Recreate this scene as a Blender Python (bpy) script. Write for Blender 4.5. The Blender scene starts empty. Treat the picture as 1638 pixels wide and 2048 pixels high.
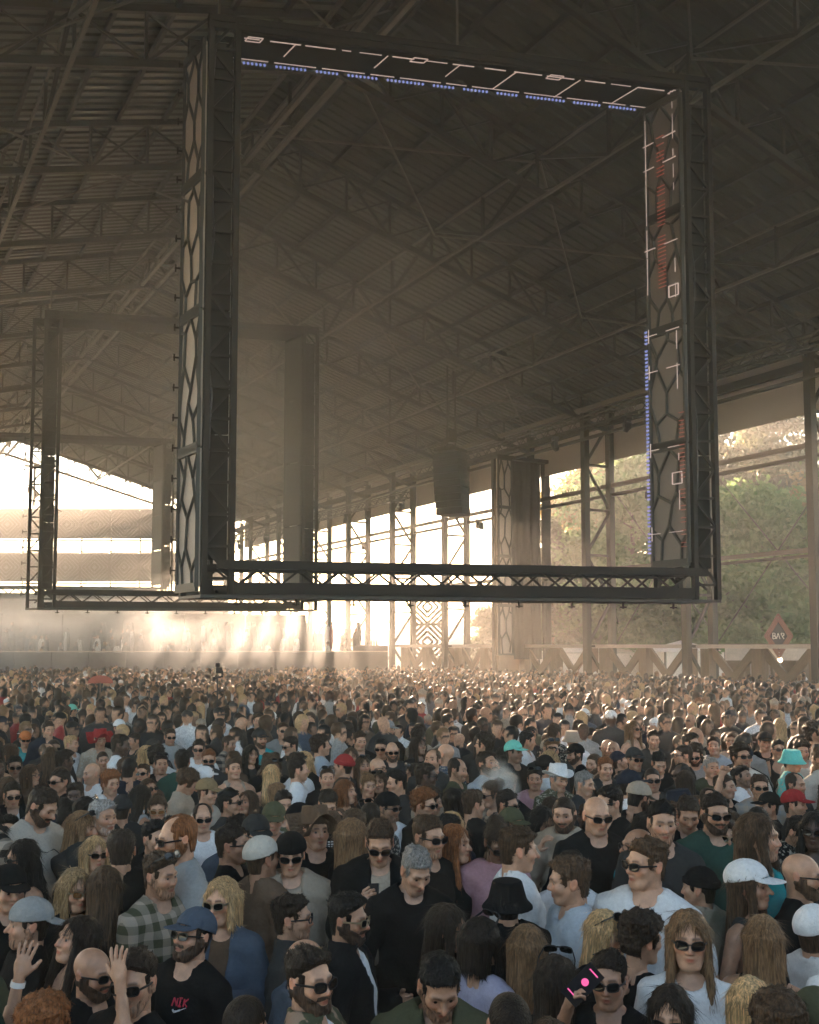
import bpy, math, random, time
import numpy as np
from mathutils import Vector, Matrix
T0 = time.time()
random.seed(7); rng = np.random.default_rng(7)
scene = bpy.context.scene
COL = scene.collection
R = math.radians

# ------------------------------------------------------------------ camera, sky, sun, exposure
YAW = R(29.7); PITCH = R(4.1); FPX = 2000.0; CAMZ = 2.75; HOR = 1290.0; YPP = HOR - FPX*math.tan(PITCH)
cam_d = bpy.data.cameras.new('camera'); cam = bpy.data.objects.new('camera', cam_d); COL.objects.link(cam)
cam.location = (0, 0, CAMZ); cam.rotation_euler = (math.pi/2 + PITCH, 0, -YAW)
cam_d.sensor_fit = 'VERTICAL'; cam_d.sensor_height = 36; cam_d.sensor_width = 36
cam_d.lens = FPX/2048*36; cam_d.shift_y = (YPP-1024)/2048; cam_d.clip_start = 0.05; cam_d.clip_end = 3000
scene.camera = cam
SUN_EL = R(10.6); SUN_AZ = R(25.0)          # azimuth measured from the hall axis (+Y) towards +X
w = bpy.data.worlds.new('World'); scene.world = w; w.use_nodes = True
nt = w.node_tree; bg = nt.nodes['Background']
sky = nt.nodes.new('ShaderNodeTexSky'); sky.sky_type = 'NISHITA'; sky.sun_disc = False
sky.sun_elevation = SUN_EL; sky.sun_rotation = SUN_AZ; sky.air_density = 1.0; sky.dust_density = 0.4; sky.ozone_density = 1.0
wb = nt.nodes.new('ShaderNodeMix'); wb.data_type = 'RGBA'; wb.blend_type = 'MULTIPLY'; wb.inputs['Factor'].default_value = 1
wb.inputs['B'].default_value = (1.0, 0.90, 0.81, 1)      # camera white balance set warm
nt.links.new(sky.outputs[0], wb.inputs['A']); nt.links.new(wb.outputs['Result'], bg.inputs[0]); bg.inputs[1].default_value = 0.075
sun_d = bpy.data.lights.new('sun', 'SUN'); sun_d.energy = 5.0; sun_d.angle = R(0.9); sun_d.color = (1.0, 0.68, 0.47)
sun = bpy.data.objects.new('sun', sun_d); COL.objects.link(sun)
_sd = Vector((math.sin(SUN_AZ)*math.cos(SUN_EL), math.cos(SUN_AZ)*math.cos(SUN_EL), math.sin(SUN_EL)))
sun.rotation_euler = _sd.to_track_quat('Z', 'Y').to_euler()
scene.view_settings.view_transform = 'Standard'; scene.view_settings.look = 'None'
scene.view_settings.gamma = 1; scene.view_settings.use_curve_mapping = False
scene.view_settings.exposure = 3.4
HAZE_DENSITY = 0.0031
cy = scene.cycles
cy.use_denoising = True; cy.use_adaptive_sampling = True; cy.adaptive_threshold = 0.05
cy.max_bounces = 5; cy.diffuse_bounces = 2; cy.glossy_bounces = 2; cy.transmission_bounces = 2; cy.volume_bounces = 1; cy.transparent_max_bounces = 6
cy.sample_clamp_indirect = 4.0; cy.volume_max_steps = 64; cy.volume_step_rate = 4.0

# ------------------------------------------------------------------ photograph geometry -> hall coordinates
SY, CY = math.sin(YAW), math.cos(YAW)
def hall(xr, d, z=0.0):                       # metres right of / in front of the camera -> hall coordinates
    return Vector((CY*xr + SY*d, -SY*xr + CY*d, z))
def ray(x, y):
    u = (x-819)/FPX; v = (YPP-y)/FPX
    fwd = math.cos(PITCH) - v*math.sin(PITCH); up = math.sin(PITCH) + v*math.cos(PITCH)
    return u/fwd, up/fwd
def at(x, y, d):
    u, v = ray(x, y); return hall(u*d, d, CAMZ + v*d)
def proj(p):
    xr = CY*p[0]-SY*p[1]; d = SY*p[0]+CY*p[1]; h = p[2]-CAMZ
    c, s = math.cos(PITCH), math.sin(PITCH)
    de = d*c + h*s
    return 819+FPX*xr/de, YPP-FPX*(h*c-d*s)/de, d

# ------------------------------------------------------------------ materials
MATS = {}
def new_mat(name):
    m = bpy.data.materials.new(name); m.use_nodes = True; MATS[name] = m
    t = m.node_tree; return m, t, t.nodes['Principled BSDF']
def N(t, typ, **kw):
    n = t.nodes.new(typ)
    for k, v in kw.items():
        if k.startswith('i_'): n.inputs[int(k[2:])].default_value = v
        else: setattr(n, k, v)
    return n
def plain(name, col, rough=.6, metal=0.0, var=.25, scale=4.0, bump=0.0, spec=.4, emit=None, es=0):
    m, t, b = new_mat(name)
    b.inputs['Roughness'].default_value = rough; b.inputs['Metallic'].default_value = metal
    b.inputs['Specular IOR Level'].default_value = spec
    tc = N(t, 'ShaderNodeTexCoord'); nz = N(t, 'ShaderNodeTexNoise')
    nz.inputs['Scale'].default_value = scale; nz.inputs['Detail'].default_value = 5
    t.links.new(tc.outputs['Object'], nz.inputs['Vector'])
    mr = N(t, 'ShaderNodeMapRange'); mr.inputs['To Min'].default_value = 1-var; mr.inputs['To Max'].default_value = 1+var
    t.links.new(nz.outputs['Fac'], mr.inputs['Value'])
    mx = N(t, 'ShaderNodeMix', data_type='RGBA', blend_type='MULTIPLY'); mx.inputs['Factor'].default_value = 1
    mx.inputs['A'].default_value = (*col, 1); t.links.new(mr.outputs[0], mx.inputs['B'])
    t.links.new(mx.outputs['Result'], b.inputs['Base Color'])
    if bump:
        bp = N(t, 'ShaderNodeBump'); bp.inputs['Strength'].default_value = bump; bp.inputs['Distance'].default_value = .02
        t.links.new(nz.outputs['Fac'], bp.inputs['Height']); t.links.new(bp.outputs[0], b.inputs['Normal'])
    if emit:
        b.inputs['Emission Color'].default_value = (*emit, 1); b.inputs['Emission Strength'].default_value = es
    return m
plain('steel', (.040, .037, .027), .55, .3)
plain('steel_light', (.12, .105, .08), .5, .3)
plain('roof_metal', (.074, .073, .054), .34, .6, var=.4, scale=.8)
plain('frame_steel', (.017, .014, .012), .7, .0, spec=.2)
plain('roof_top', (.12, .12, .12), .7)
plain('black_panel', (.014, .013, .012), .9, spec=.1)
plain('grille', (.035, .032, .028), .55)
plain('pale_panel', (.36, .30, .26), .6, var=.1)
plain('screen_panel', (.15, .125, .11), .5, var=.12)
plain('curtain', (.05, .042, .035), .9)
plain('cladding', (.45, .41, .37), .6, var=.3, scale=1.2)
plain('wood', (.20, .14, .095), .75, var=.4, bump=.2)
plain('rail_paint', (.55, .46, .38), .6)
plain('concrete', (.09, .08, .068), .9, var=.35, scale=.7, bump=.3)
plain('riser', (.10, .085, .08), .8)
plain('tent', (.75, .68, .6), .7, var=.08)
plain('gate_metal', (.022, .02, .018), .6, .2)
plain('bark', (.10, .07, .05), .9, var=.4, scale=6, bump=.5)
plain('bark_pine', (.19, .10, .06), .9, var=.4, scale=6, bump=.5)
plain('black_plastic', (.012, .012, .013), .35, var=.1)
plain('lens_glass', (.01, .009, .008), .12, var=0, spec=.5)
plain('lens_amber', (.22, .09, .03), .15, var=0, spec=.5)
plain('lens_blue', (.05, .25, .45), .12, .4, var=0, spec=.8)
plain('frame_metal', (.4, .33, .22), .3, .8, var=0)
plain('cup_plastic', (.62, .60, .58), .35, var=.05)
plain('bottle_glass', (.10, .12, .08), .15, var=0)
plain('led_white', (.6, .5, .5), .5, emit=(1., .72, .62), es=.032)
plain('led_blue', (.2, .2, .5), .5, emit=(.34, .46, 1.), es=.05)
plain('led_red', (.3, .1, .08), .5, emit=(1., .16, .08), es=.018)
plain('bulb', (1, .9, .7), .5, emit=(1., .62, .3), es=1.2)
plain('sign_copper', (.30, .13, .08), .5, .3)
plain('sign_dark', (.05, .035, .03), .6)
plain('sign_letter', (.75, .66, .56), .5)
plain('phone_screen', (.006, .005, .007), .5, var=0, spec=.1)
plain('phone_case', (.01, .01, .011), .6, var=0, spec=.15)
plain('glare_dimmer', (.085, .09, .095), .9, var=.15, spec=.1)  # translucent sheet added behind the gate to dim the sky glare
_t = MATS['glare_dimmer'].node_tree; _b = _t.nodes['Principled BSDF']; _tr = N(_t, 'ShaderNodeBsdfTranslucent'); _t.links.new(_b.inputs['Base Color'].links[0].from_socket, _tr.inputs[0]); _ms = N(_t, 'ShaderNodeMixShader'); _ms.inputs[0].default_value = .6
_t.links.new(_b.outputs[0], _ms.inputs[1]); _t.links.new(_tr.outputs[0], _ms.inputs[2]); _t.links.new(_ms.outputs[0], _t.nodes['Material Output'].inputs['Surface'])
plain('phone_pink', (.6, .05, .2), .4, emit=(1., .12, .35), es=.08, var=0)
plain('print_red', (.55, .04, .07), .8, var=.1)
plain('print_white', (.7, .7, .7), .8, var=.05)
plain('wristband', (.75, .72, .68), .6, var=.05)
plain('watch', (.02, .02, .022), .4)

def objcol(name, rough=.8, var=.25, scale=30., stretch=(1, 1, 1), bump=.3, tint=False, sheen=0., pattern=None, transl=0., vcol=False, dist=.004):
    m, t, b = new_mat(name)
    b.inputs['Roughness'].default_value = rough; b.inputs['Specular IOR Level'].default_value = .4 if tint else .25 if vcol else .22 if transl else .12
    if vcol:
        src = N(t, 'ShaderNodeAttribute', attribute_name='pcol').outputs['Color']
    else:
        src = N(t, 'ShaderNodeObjectInfo').outputs['Color']
    tc = N(t, 'ShaderNodeTexCoord'); mp = N(t, 'ShaderNodeMapping'); mp.inputs['Scale'].default_value = stretch
    t.links.new(tc.outputs['Object'], mp.inputs['Vector'])
    nz = N(t, 'ShaderNodeTexNoise'); nz.inputs['Scale'].default_value = scale; nz.inputs['Detail'].default_value = 4
    t.links.new(mp.outputs[0], nz.inputs['Vector'])
    mr = N(t, 'ShaderNodeMapRange'); mr.inputs['From Min'].default_value = .3; mr.inputs['From Max'].default_value = .7
    mr.inputs['To Min'].default_value = 1-var; mr.inputs['To Max'].default_value = 1+var
    t.links.new(nz.outputs['Fac'], mr.inputs['Value'])
    mx = N(t, 'ShaderNodeMix', data_type='RGBA', blend_type='MULTIPLY'); mx.inputs['Factor'].default_value = 1
    t.links.new(src, mx.inputs['A']); t.links.new(mr.outputs[0], mx.inputs['B'])
    col = mx.outputs['Result']
    if tint:
        at_ = N(t, 'ShaderNodeAttribute', attribute_name='tint'); sp = N(t, 'ShaderNodeSeparateColor')
        t.links.new(at_.outputs['Color'], sp.inputs[0])
        a = N(t, 'ShaderNodeMix', data_type='RGBA', blend_type='MULTIPLY'); t.links.new(sp.outputs[0], a.inputs['Factor'])
        t.links.new(col, a.inputs['A']); a.inputs['B'].default_value = (.72, .36, .34, 1)
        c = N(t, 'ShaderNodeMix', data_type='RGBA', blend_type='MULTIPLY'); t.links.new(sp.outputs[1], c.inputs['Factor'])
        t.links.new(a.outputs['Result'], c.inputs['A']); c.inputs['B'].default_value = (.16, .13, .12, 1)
        e = N(t, 'ShaderNodeMix', data_type='RGBA', blend_type='MULTIPLY'); t.links.new(sp.outputs[2], e.inputs['Factor'])
        t.links.new(c.outputs['Result'], e.inputs['A']); e.inputs['B'].default_value = (1.12, .78, .70, 1)
        col = e.outputs['Result']
        b.inputs['Roughness'].default_value = rough
    if pattern:
        col2 = pattern(t, tc, col)
        col = col2
    t.links.new(col, b.inputs['Base Color'])
    if bump:
        bp = N(t, 'ShaderNodeBump'); bp.inputs['Strength'].default_value = bump; bp.inputs['Distance'].default_value = dist
        t.links.new(nz.outputs['Fac'], bp.inputs['Height']); t.links.new(bp.outputs[0], b.inputs['Normal'])
    if sheen:
        b.inputs['Sheen Weight'].default_value = sheen; b.inputs['Sheen Roughness'].default_value = .5
    if transl:
        tr = N(t, 'ShaderNodeBsdfTranslucent'); t.links.new(col, tr.inputs[0])
        ad = N(t, 'ShaderNodeMixShader'); ad.inputs[0].default_value = transl
        t.links.new(b.outputs[0], ad.inputs[1]); t.links.new(tr.outputs[0], ad.inputs[2])
        t.links.new(ad.outputs[0], t.nodes['Material Output'].inputs['Surface'])
    return m
def pat_plaid(t, tc, col):
    sp = N(t, 'ShaderNodeSeparateXYZ'); t.links.new(tc.outputs['Object'], sp.inputs[0]); outs = []
    for ax, fr in ((0, 70.), (2, 70.)):
        m1 = N(t, 'ShaderNodeMath', operation='MULTIPLY'); m1.inputs[1].default_value = fr; t.links.new(sp.outputs[ax], m1.inputs[0])
        m2 = N(t, 'ShaderNodeMath', operation='SINE'); t.links.new(m1.outputs[0], m2.inputs[0])
        m3 = N(t, 'ShaderNodeMath', operation='GREATER_THAN'); m3.inputs[1].default_value = .0; t.links.new(m2.outputs[0], m3.inputs[0]); outs.append(m3)
    ad = N(t, 'ShaderNodeMath', operation='ADD'); t.links.new(outs[0].outputs[0], ad.inputs[0]); t.links.new(outs[1].outputs[0], ad.inputs[1])
    hf = N(t, 'ShaderNodeMath', operation='MULTIPLY'); hf.inputs[1].default_value = .5; t.links.new(ad.outputs[0], hf.inputs[0])
    mx = N(t, 'ShaderNodeMix', data_type='RGBA'); t.links.new(hf.outputs[0], mx.inputs['Factor']); t.links.new(col, mx.inputs['A']); mx.inputs['B'].default_value = (.34, .28, .22, 1)
    return mx.outputs['Result']
def pat_blotch(sc, c1, lo=.5):
    def f(t, tc, col):
        nz = N(t, 'ShaderNodeTexNoise'); nz.inputs['Scale'].default_value = sc; nz.inputs['Detail'].default_value = 2; t.links.new(tc.outputs['Object'], nz.inputs['Vector'])
        gt = N(t, 'ShaderNodeMapRange'); gt.inputs['From Min'].default_value = lo; gt.inputs['From Max'].default_value = lo+.04; t.links.new(nz.outputs['Fac'], gt.inputs['Value'])
        mx = N(t, 'ShaderNodeMix', data_type='RGBA'); t.links.new(gt.outputs[0], mx.inputs['Factor']); t.links.new(col, mx.inputs['A']); mx.inputs['B'].default_value = (*c1, 1)
        return mx.outputs['Result']
    return f
objcol('skin', .43, .16, 26., bump=.08, tint=True)
HAIRM = objcol('hair', .48, .62, 75., (1.6, 1.6, .16), bump=1., transl=.12, dist=.012)
t = HAIRM.node_tree; _g = N(t, 'ShaderNodeNewGeometry'); _mr = N(t, 'ShaderNodeMapRange'); _mr.inputs['To Min'].default_value = .55; _mr.inputs['To Max'].default_value = 1.6
t.links.new(_g.outputs['Random Per Island'], _mr.inputs['Value']); _mx = N(t, 'ShaderNodeMix', data_type='RGBA', blend_type='MULTIPLY'); _mx.inputs['Factor'].default_value = 1
_src = t.nodes['Principled BSDF'].inputs['Base Color'].links[0].from_socket; _dst = [l.to_socket for l in _src.links]
t.links.new(_src, _mx.inputs['A']); t.links.new(_mr.outputs[0], _mx.inputs['B'])
for d_ in _dst: t.links.new(_mx.outputs['Result'], d_)
objcol('cloth', .92, .09, 55., bump=.5, dist=.006)
objcol('cloth_plaid', .9, .13, 90., bump=.25, pattern=pat_plaid)
objcol('cloth_camo', .9, .13, 90., bump=.25, pattern=pat_blotch(14., (.33, .22, .15), .54))
objcol('cloth_print', .9, .13, 90., bump=.25, pattern=pat_blotch(45., (.40, .36, .30), .55))
objcol('crowd', .58, .25, 40., vcol=True, bump=.4)
m, t, b = new_mat('eye')
a_ = N(t, 'ShaderNodeAttribute', attribute_name='pcol'); t.links.new(a_.outputs['Color'], b.inputs['Base Color']); b.inputs['Roughness'].default_value = .2
def leafmat(name, c1, c2):
    m, t, b = new_mat(name); b.inputs['Roughness'].default_value = .6; b.inputs['Specular IOR Level'].default_value = .2
    g = N(t, 'ShaderNodeNewGeometry'); cr = N(t, 'ShaderNodeMix', data_type='RGBA'); t.links.new(g.outputs['Random Per Island'], cr.inputs['Factor'])
    cr.inputs['A'].default_value = (*c1, 1); cr.inputs['B'].default_value = (*c2, 1); t.links.new(cr.outputs['Result'], b.inputs['Base Color'])
    tr = N(t, 'ShaderNodeBsdfTranslucent'); t.links.new(cr.outputs['Result'], tr.inputs[0]); ms = N(t, 'ShaderNodeMixShader'); ms.inputs[0].default_value = .68
    t.links.new(b.outputs[0], ms.inputs[1]); t.links.new(tr.outputs[0], ms.inputs[2]); t.links.new(ms.outputs[0], t.nodes['Material Output'].inputs['Surface'])
leafmat('leaf_green', (.07, .14, .035), (.14, .20, .06))
leafmat('leaf_pale', (.11, .20, .06), (.21, .29, .11))
leafmat('leaf_gold', (.20, .17, .06), (.30, .20, .08))
leafmat('leaf_pine', (.06, .08, .04), (.12, .12, .06))
leafmat('leaf_far', (.05, .07, .04), (.09, .10, .06))

# ------------------------------------------------------------------ object helpers
def mesh_np(name, V, F, mats, smooth=True, fm=None):
    """V (n,3); F list of index arrays with 3 or 4 columns"""
    me = bpy.data.meshes.new(name)
    if not isinstance(F, (list, tuple)): F = [F]
    F = [np.asarray(f, np.int32) for f in F if len(f)]
    me.vertices.add(len(V)); me.vertices.foreach_set('co', np.asarray(V, np.float32).ravel())
    nl = sum(f.size for f in F); npoly = sum(len(f) for f in F)
    me.loops.add(nl); me.loops.foreach_set('vertex_index', np.concatenate([f.ravel() for f in F]))
    tot = np.concatenate([np.full(len(f), f.shape[1], np.int32) for f in F])
    st = np.concatenate([[0], np.cumsum(tot)[:-1]]).astype(np.int32)
    me.polygons.add(npoly); me.polygons.foreach_set('loop_start', st)
    me.polygons.foreach_set('use_smooth', np.full(npoly, smooth))
    for mm in ([mats] if isinstance(mats, str) else mats): me.materials.append(MATS[mm])
    if fm is not None: me.polygons.foreach_set('material_index', np.asarray(fm, np.int32))
    me.update(calc_edges=True); me.validate()
    return me
def ob(name, me, parent=None, loc=None):
    o = bpy.data.objects.new(name, me); COL.objects.link(o)
    if parent: o.parent = parent
    if loc is not None: o.location = loc
    return o
def tag(o, label=None, cat=None, group=None, kind=None):
    if label: o['label'] = label
    if cat: o['category'] = cat
    if group: o['group'] = group
    if kind: o['kind'] = kind
    return o
def thing(name, label, cat, loc=(0, 0, 0), group=None):
    return tag(ob(name, None, None, loc), label, cat, group)
CUBE_V = np.array([(x, y, z) for x in (-.5, .5) for y in (-.5, .5) for z in (-.5, .5)])
CUBE_F = np.array([(0, 1, 3, 2), (4, 6, 7, 5), (0, 4, 5, 1), (2, 3, 7, 6), (0, 2, 6, 4), (1, 5, 7, 3)])
_cubes = {}
def cube(mat):
    if mat not in _cubes: _cubes[mat] = mesh_np('bar_'+mat, CUBE_V, CUBE_F, mat, False)
    return _cubes[mat]
def bar_matrix(p0, p1, w, h, up=None):
    p0, p1 = Vector(p0), Vector(p1); z = (p1-p0); L = z.length; z = z/L
    u = Vector(up) if up is not None else (Vector((0, 0, 1)) if abs(z.z) < .95 else Vector((1, 0, 0)))
    x = u.cross(z).normalized(); y = z.cross(x)
    m = Matrix(((x.x*w, y.x*h, z.x*L, 0), (x.y*w, y.y*h, z.y*L, 0), (x.z*w, y.z*h, z.z*L, 0), (0, 0, 0, 1)))
    m.translation = (p0+p1)/2
    return m
def bar(name, p0, p1, w, h, mat, parent=None, up=None):
    o = ob(name, cube(mat), parent); m = bar_matrix(p0, p1, w, h, up)
    if parent:
        q = parent; pm = Matrix()
        while q: pm = Matrix.LocRotScale(q.location, q.rotation_euler, q.scale) @ pm; q = q.parent
        m = pm.inverted() @ m
    o.matrix_local = m
    return o
class MB:
    def __init__(s): s.V = []; s.F = []; s.n = 0
    def add(s, V, F):
        s.V.append(np.asarray(V, float)); s.F.append(np.asarray(F)+s.n); s.n += len(V)
    def bar(s, p0, p1, w, h, up=None):
        m = np.array(bar_matrix(p0, p1, w, h, up)); s.add(CUBE_V @ m[:3, :3].T + m[:3, 3], CUBE_F)
    def box(s, lo, hi):
        lo, hi = np.array(lo), np.array(hi); s.add((CUBE_V+.5)*(hi-lo)+lo, CUBE_F)
    def tube(s, pts, rad, seg=6):
        pts = [Vector(p) for p in pts]; rings = []
        for i, p in enumerate(pts):
            d = (pts[min(i+1, len(pts)-1)]-pts[max(i-1, 0)]).normalized(); a = d.orthogonal().normalized(); c = d.cross(a)
            r = rad[i] if hasattr(rad, '__len__') else rad
            for k in range(seg):
                an = 2*math.pi*k/seg; rings.append(p + a*math.cos(an)*r + c*math.sin(an)*r)
        F = [(i*seg+k, i*seg+(k+1) % seg, (i+1)*seg+(k+1) % seg, (i+1)*seg+k) for i in range(len(pts)-1) for k in range(seg)]
        s.add([tuple(v) for v in rings], F)
    def lathe(s, prof, seg=16, c=(0, 0, 0)):
        V = [(c[0]+r*math.cos(2*math.pi*k/seg), c[1]+r*math.sin(2*math.pi*k/seg), c[2]+z) for r, z in prof for k in range(seg)]
        F = [(i*seg+k, i*seg+(k+1) % seg, (i+1)*seg+(k+1) % seg, (i+1)*seg+k) for i in range(len(prof)-1) for k in range(seg)]
        s.add(V, F)
    def mesh(s, name, mat, smooth=False):
        return mesh_np(name, np.concatenate(s.V), [np.concatenate(s.F)], mat, smooth)
    def build(s, name, mat, parent=None, smooth=False):
        return ob(name, s.mesh(name, mat, smooth), parent)
# ------------------------------------------------------------------ ground
mb = MB(); G = 230
mb.add([(-G, -G, 0), (G, -G, 0), (G, G, 0), (-G, G, 0)], [(0, 1, 2, 3)])
tag(mb.build('ground', 'concrete'), kind='structure')

# ------------------------------------------------------------------ the hall: gable roof on lattice columns, open sides
XR, XRG, XL = 28.3, 10.0, -8.3
ZE, ZR = 12.95, 18.15
Y0, Y1 = -1.0, 78.5
def roofz(X): return ZE + (ZR-ZE)*((XR-X)/(XR-XRG) if X > XRG else (X-XL)/(XRG-XL))
H = thing('festival_hall', 'huge open-sided hall with corrugated gable roof on dark lattice steel', 'hall', (10, 30, 0))
def hpart(name, me): 
    o = ob(name, me, H); o.matrix_local = Matrix.Translation(-H.location); return o
per = .34; prof = [(0, 0), (.12, 0), (.16, .05), (.30, .05)]
ys, zs = [], []
n = int((Y1-Y0)/per)
for i in range(n):
    for a, b in prof: ys.append(Y0+i*per+a); zs.append(b)
for xa, xb, za, zb in ((XRG, XR+1.9, ZR, roofz(XR+1.9) if False else ZE-(ZR-ZE)/(XR-XRG)*1.9), (XL-1.9, XRG, ZE-(ZR-ZE)/(XR-XRG)*1.9, ZR)):
    V = []; 
    for y, z in zip(ys, zs): V += [(xa, y, za+z+.12), (xb, y, zb+z+.12)]
    F = [(2*i, 2*i+1, 2*i+3, 2*i+2) for i in range(len(ys)-1)]
    hpart('roof_sheet', mesh_np('roof_sheet', V, [F], 'roof_metal', False))
# lattice rafter trusses, one per column line
COLY = [21.2+5.6*k for k in range(-2, 11)]
DEP = 1.35
for Y in COLY:
    tr = ob('rafter_truss', None, H); tr.matrix_local = Matrix.Translation(Vector((XRG, Y, ZR))-H.location)
    for xe in (XR, XL):
        bar('upper_chord', (XRG, Y, ZR-.12), (xe, Y, ZE-.12), .12, .16, 'steel', tr)
        bar('lower_chord', (XRG, Y, ZR-.12-DEP), (xe, Y, ZE-.12-DEP*.75), .13, .17, 'steel', tr)
        nb = 12
        for i in range(nb):
            X0 = XRG+(xe-XRG)*i/nb; X1 = XRG+(xe-XRG)*(i+1)/nb
            bar('web_post', (X0, Y, roofz(X0)-.2), (X0, Y, roofz(X0)-DEP), .07, .07, 'steel', tr)
            if i % 2: bar('web_brace', (X0, Y, roofz(X0)-DEP), (X1, Y, roofz(X1)-.2), .065, .065, 'steel', tr)
            else: bar('web_brace', (X0, Y, roofz(X0)-.2), (X1, Y, roofz(X1)-DEP), .065, .065, 'steel', tr)
            if i < nb-1: bar('counter_brace', (X1, Y, roofz(X1)-.2), (X0, Y, roofz(X0)-DEP), .04, .04, 'steel', tr) if i % 2 else bar('counter_brace', (X1, Y, roofz(X1)-.2), (X0+.02, Y+.06, roofz(X0)-DEP), .04, .04, 'steel', tr)
# purlins along the hall
for k in range(1, 15):
    for sgn in (1, -1):
        X = XRG + sgn*k*1.3
        if XL < X < XR: bar('purlin', (X, 8, roofz(X)-.02), (X, Y1, roofz(X)-.02), .09, .16, 'steel', H)
# longitudinal trusses: ridge and one on each third of the slopes
for X, wd in ((XRG, .16), (XRG-6.2, .11), (XRG+6.2, .10), (XRG+12.2, .10), (XRG-12.2, .11)):
    lt = ob('longitudinal_truss', None, H); lt.matrix_local = Matrix.Translation(Vector((X, 40, roofz(X)))-H.location)
    zt = roofz(X)-.35
    for dx in ((-.28, .28) if X == XRG else (0,)):
        bar('upper_chord', (X+dx, 8, zt), (X+dx, Y1, zt), wd*.6, wd*.6, 'steel_light', lt)
        bar('lower_chord', (X+dx, 8, zt-1.15), (X+dx, Y1, zt-1.15), wd*.8, wd*.8, 'steel_light', lt)
    for i in range(len(COLY)-1):
        a, c = COLY[i], COLY[i+1]; md = (a+c)/2
        bar('web_brace', (X, a, zt), (X, md, zt-1.15), .09, .09, 'steel', lt)
        bar('web_brace', (X, md, zt-1.15), (X, c, zt), .09, .09, 'steel', lt)
        bar('web_post', (X, md, zt-1.15), (X, md, zt), .08, .08, 'steel', lt)
# roof bracing rods in crossed pairs
for i in range(len(COLY)-1):
    for Xa, Xb in ((XRG, XRG+6.2), (XRG+6.2, XRG+12.2), (XRG+12.2, XR), (XRG-6.2, XRG), (XRG-12.2, XRG-6.2)):
        if (i+int(Xa)) % 2: continue
        for ya, yb in ((COLY[i], COLY[i+1]), (COLY[i+1], COLY[i])):
            bar('bracing_rod', (Xa, ya, roofz(Xa)-.5), (Xb, yb, roofz(Xb)-.5), .05, .05, 'steel_light', H)
# lattice columns of the right wall: inner and outer post, ladder and zig-zag
LAD = 1.35
for k, Y in enumerate(COLY):
    if Y < 14: continue
    if abs(Y-38.0) < .2: continue           # that one stands inside the draped pillar
    c = ob('lattice_column', None, H); c.matrix_local = Matrix.Translation(Vector((XR, Y, 0))-H.location)
    Xi, Xo = XR-LAD, XR
    bar('post', (Xi, Y, 0), (Xi, Y, roofz(Xi)-.3), .26, .26, 'steel', c)
    bar('post', (Xo, Y, 0), (Xo, Y, roofz(Xo)-.3), .26, .26, 'steel', c)
    z = .8; s = 0
    while z < 11.0:
        bar('rung', (Xi, Y, z), (Xo, Y, z), .1, .1, 'steel', c)
        if s % 2: bar('diagonal', (Xi, Y, z), (Xo, Y, z+1.9), .1, .1, 'steel', c)
        else: bar('diagonal', (Xo, Y, z), (Xi, Y, z+1.9), .1, .1, 'steel', c)
        z += 1.9; s += 1
lw = MB(); lw.box((XL-6, -9.4, 0), (XR+6, -9.0, 6.0)); tag(ob('added_shade_wall', lw.mesh('added_shade_wall', 'curtain')), kind='structure')  # unseen wall added behind the camera to block low frontal light
# longitudinal rails of the right wall
for X, z, wd, hg, mt in ((XR-LAD-.2, 12.55, .18, .2, 'steel_light'), (XR-.1, 12.2, .2, .3, 'steel'), (XR-LAD-.25, 11.3, .12, .12, 'steel'),
                     (XR+.02, 9.5, .13, .17, 'steel_light'), (XR+.02, 9.1, .13, .13, 'steel'), (XR+.05, 5.95, .12, .16, 'steel_light'), (XR+.05, 5.75, .1, .1, 'steel')):
    bar('wall_rail', (X, 12, z), (X, Y1, z), wd, hg, mt, H)
# fascia sheets under the eave
for i in range(len(COLY)-1):
    a, c = COLY[i], COLY[i+1]
    if a < 11: continue
    bar('fascia_panel', (XR+.25, a+.02, 11.68), (XR+.25, c-.02, 11.68), .06, 2.1, 'cladding', H)
# thin crossed stay wires in two wall bays
for a, c in ((COLY[3], COLY[4]), (COLY[2], COLY[3]), (COLY[7], COLY[8])):
    for p, q in ((a, c), (c, a)): bar('stay_wire', (XR+.3, p, 2.9), (XR+.3, q, 9.2), .03, .03, 'steel_light', H)

# ------------------------------------------------------------------ timber barrier along the wall foot, one per bay
def barrier(Y, Yn, label, braces=True):
    b = thing('timber_barrier', label, 'barrier', (XR-.6, (Y+Yn)/2, 0), 'timber barriers along the open side')
    for yy in (Y+.45, (Y+Yn)/2, Yn-.45): bar('post', (XR-.75, yy, 0), (XR-.75, yy, 2.62), .42, .36, 'wood', b)
    bar('top_rail', (XR-.75, Y+.1, 2.7), (XR-.75, Yn-.1, 2.7), .5, .14, 'rail_paint', b)
    bar('lower_rail', (XR-.72, Y+.1, .35), (XR-.72, Yn-.1, .35), .16, .3, 'wood', b)
    if braces:
        for y0, y1 in ((Y+.6, (Y+Yn)/2-.15), ((Y+Yn)/2+.15, Yn-.6)):
            bar('brace', (XR-.70, y0, .5), (XR-.70, y1, 2.55), .1, .3, 'wood', b); bar('brace', (XR-.82, y1, .5), (XR-.82, y0, 2.55), .1, .3, 'wood', b)
barrier(COLY[5], COLY[6], 'X-braced timber barrier at the foot of the wall below the hanging loudspeaker')
barrier(COLY[4], COLY[5], 'X-braced timber barrier directly right of the draped pillar')
barrier(COLY[3], COLY[4], 'X-braced timber barrier under the big frame right of the pale tent wall')
barrier(COLY[2], COLY[3], 'X-braced timber barrier beside the bar below the big frame\'s corner')
barrier(COLY[6], COLY[7], 'X-braced timber barrier left of the hanging loudspeaker, beside the patterned tower')

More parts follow.
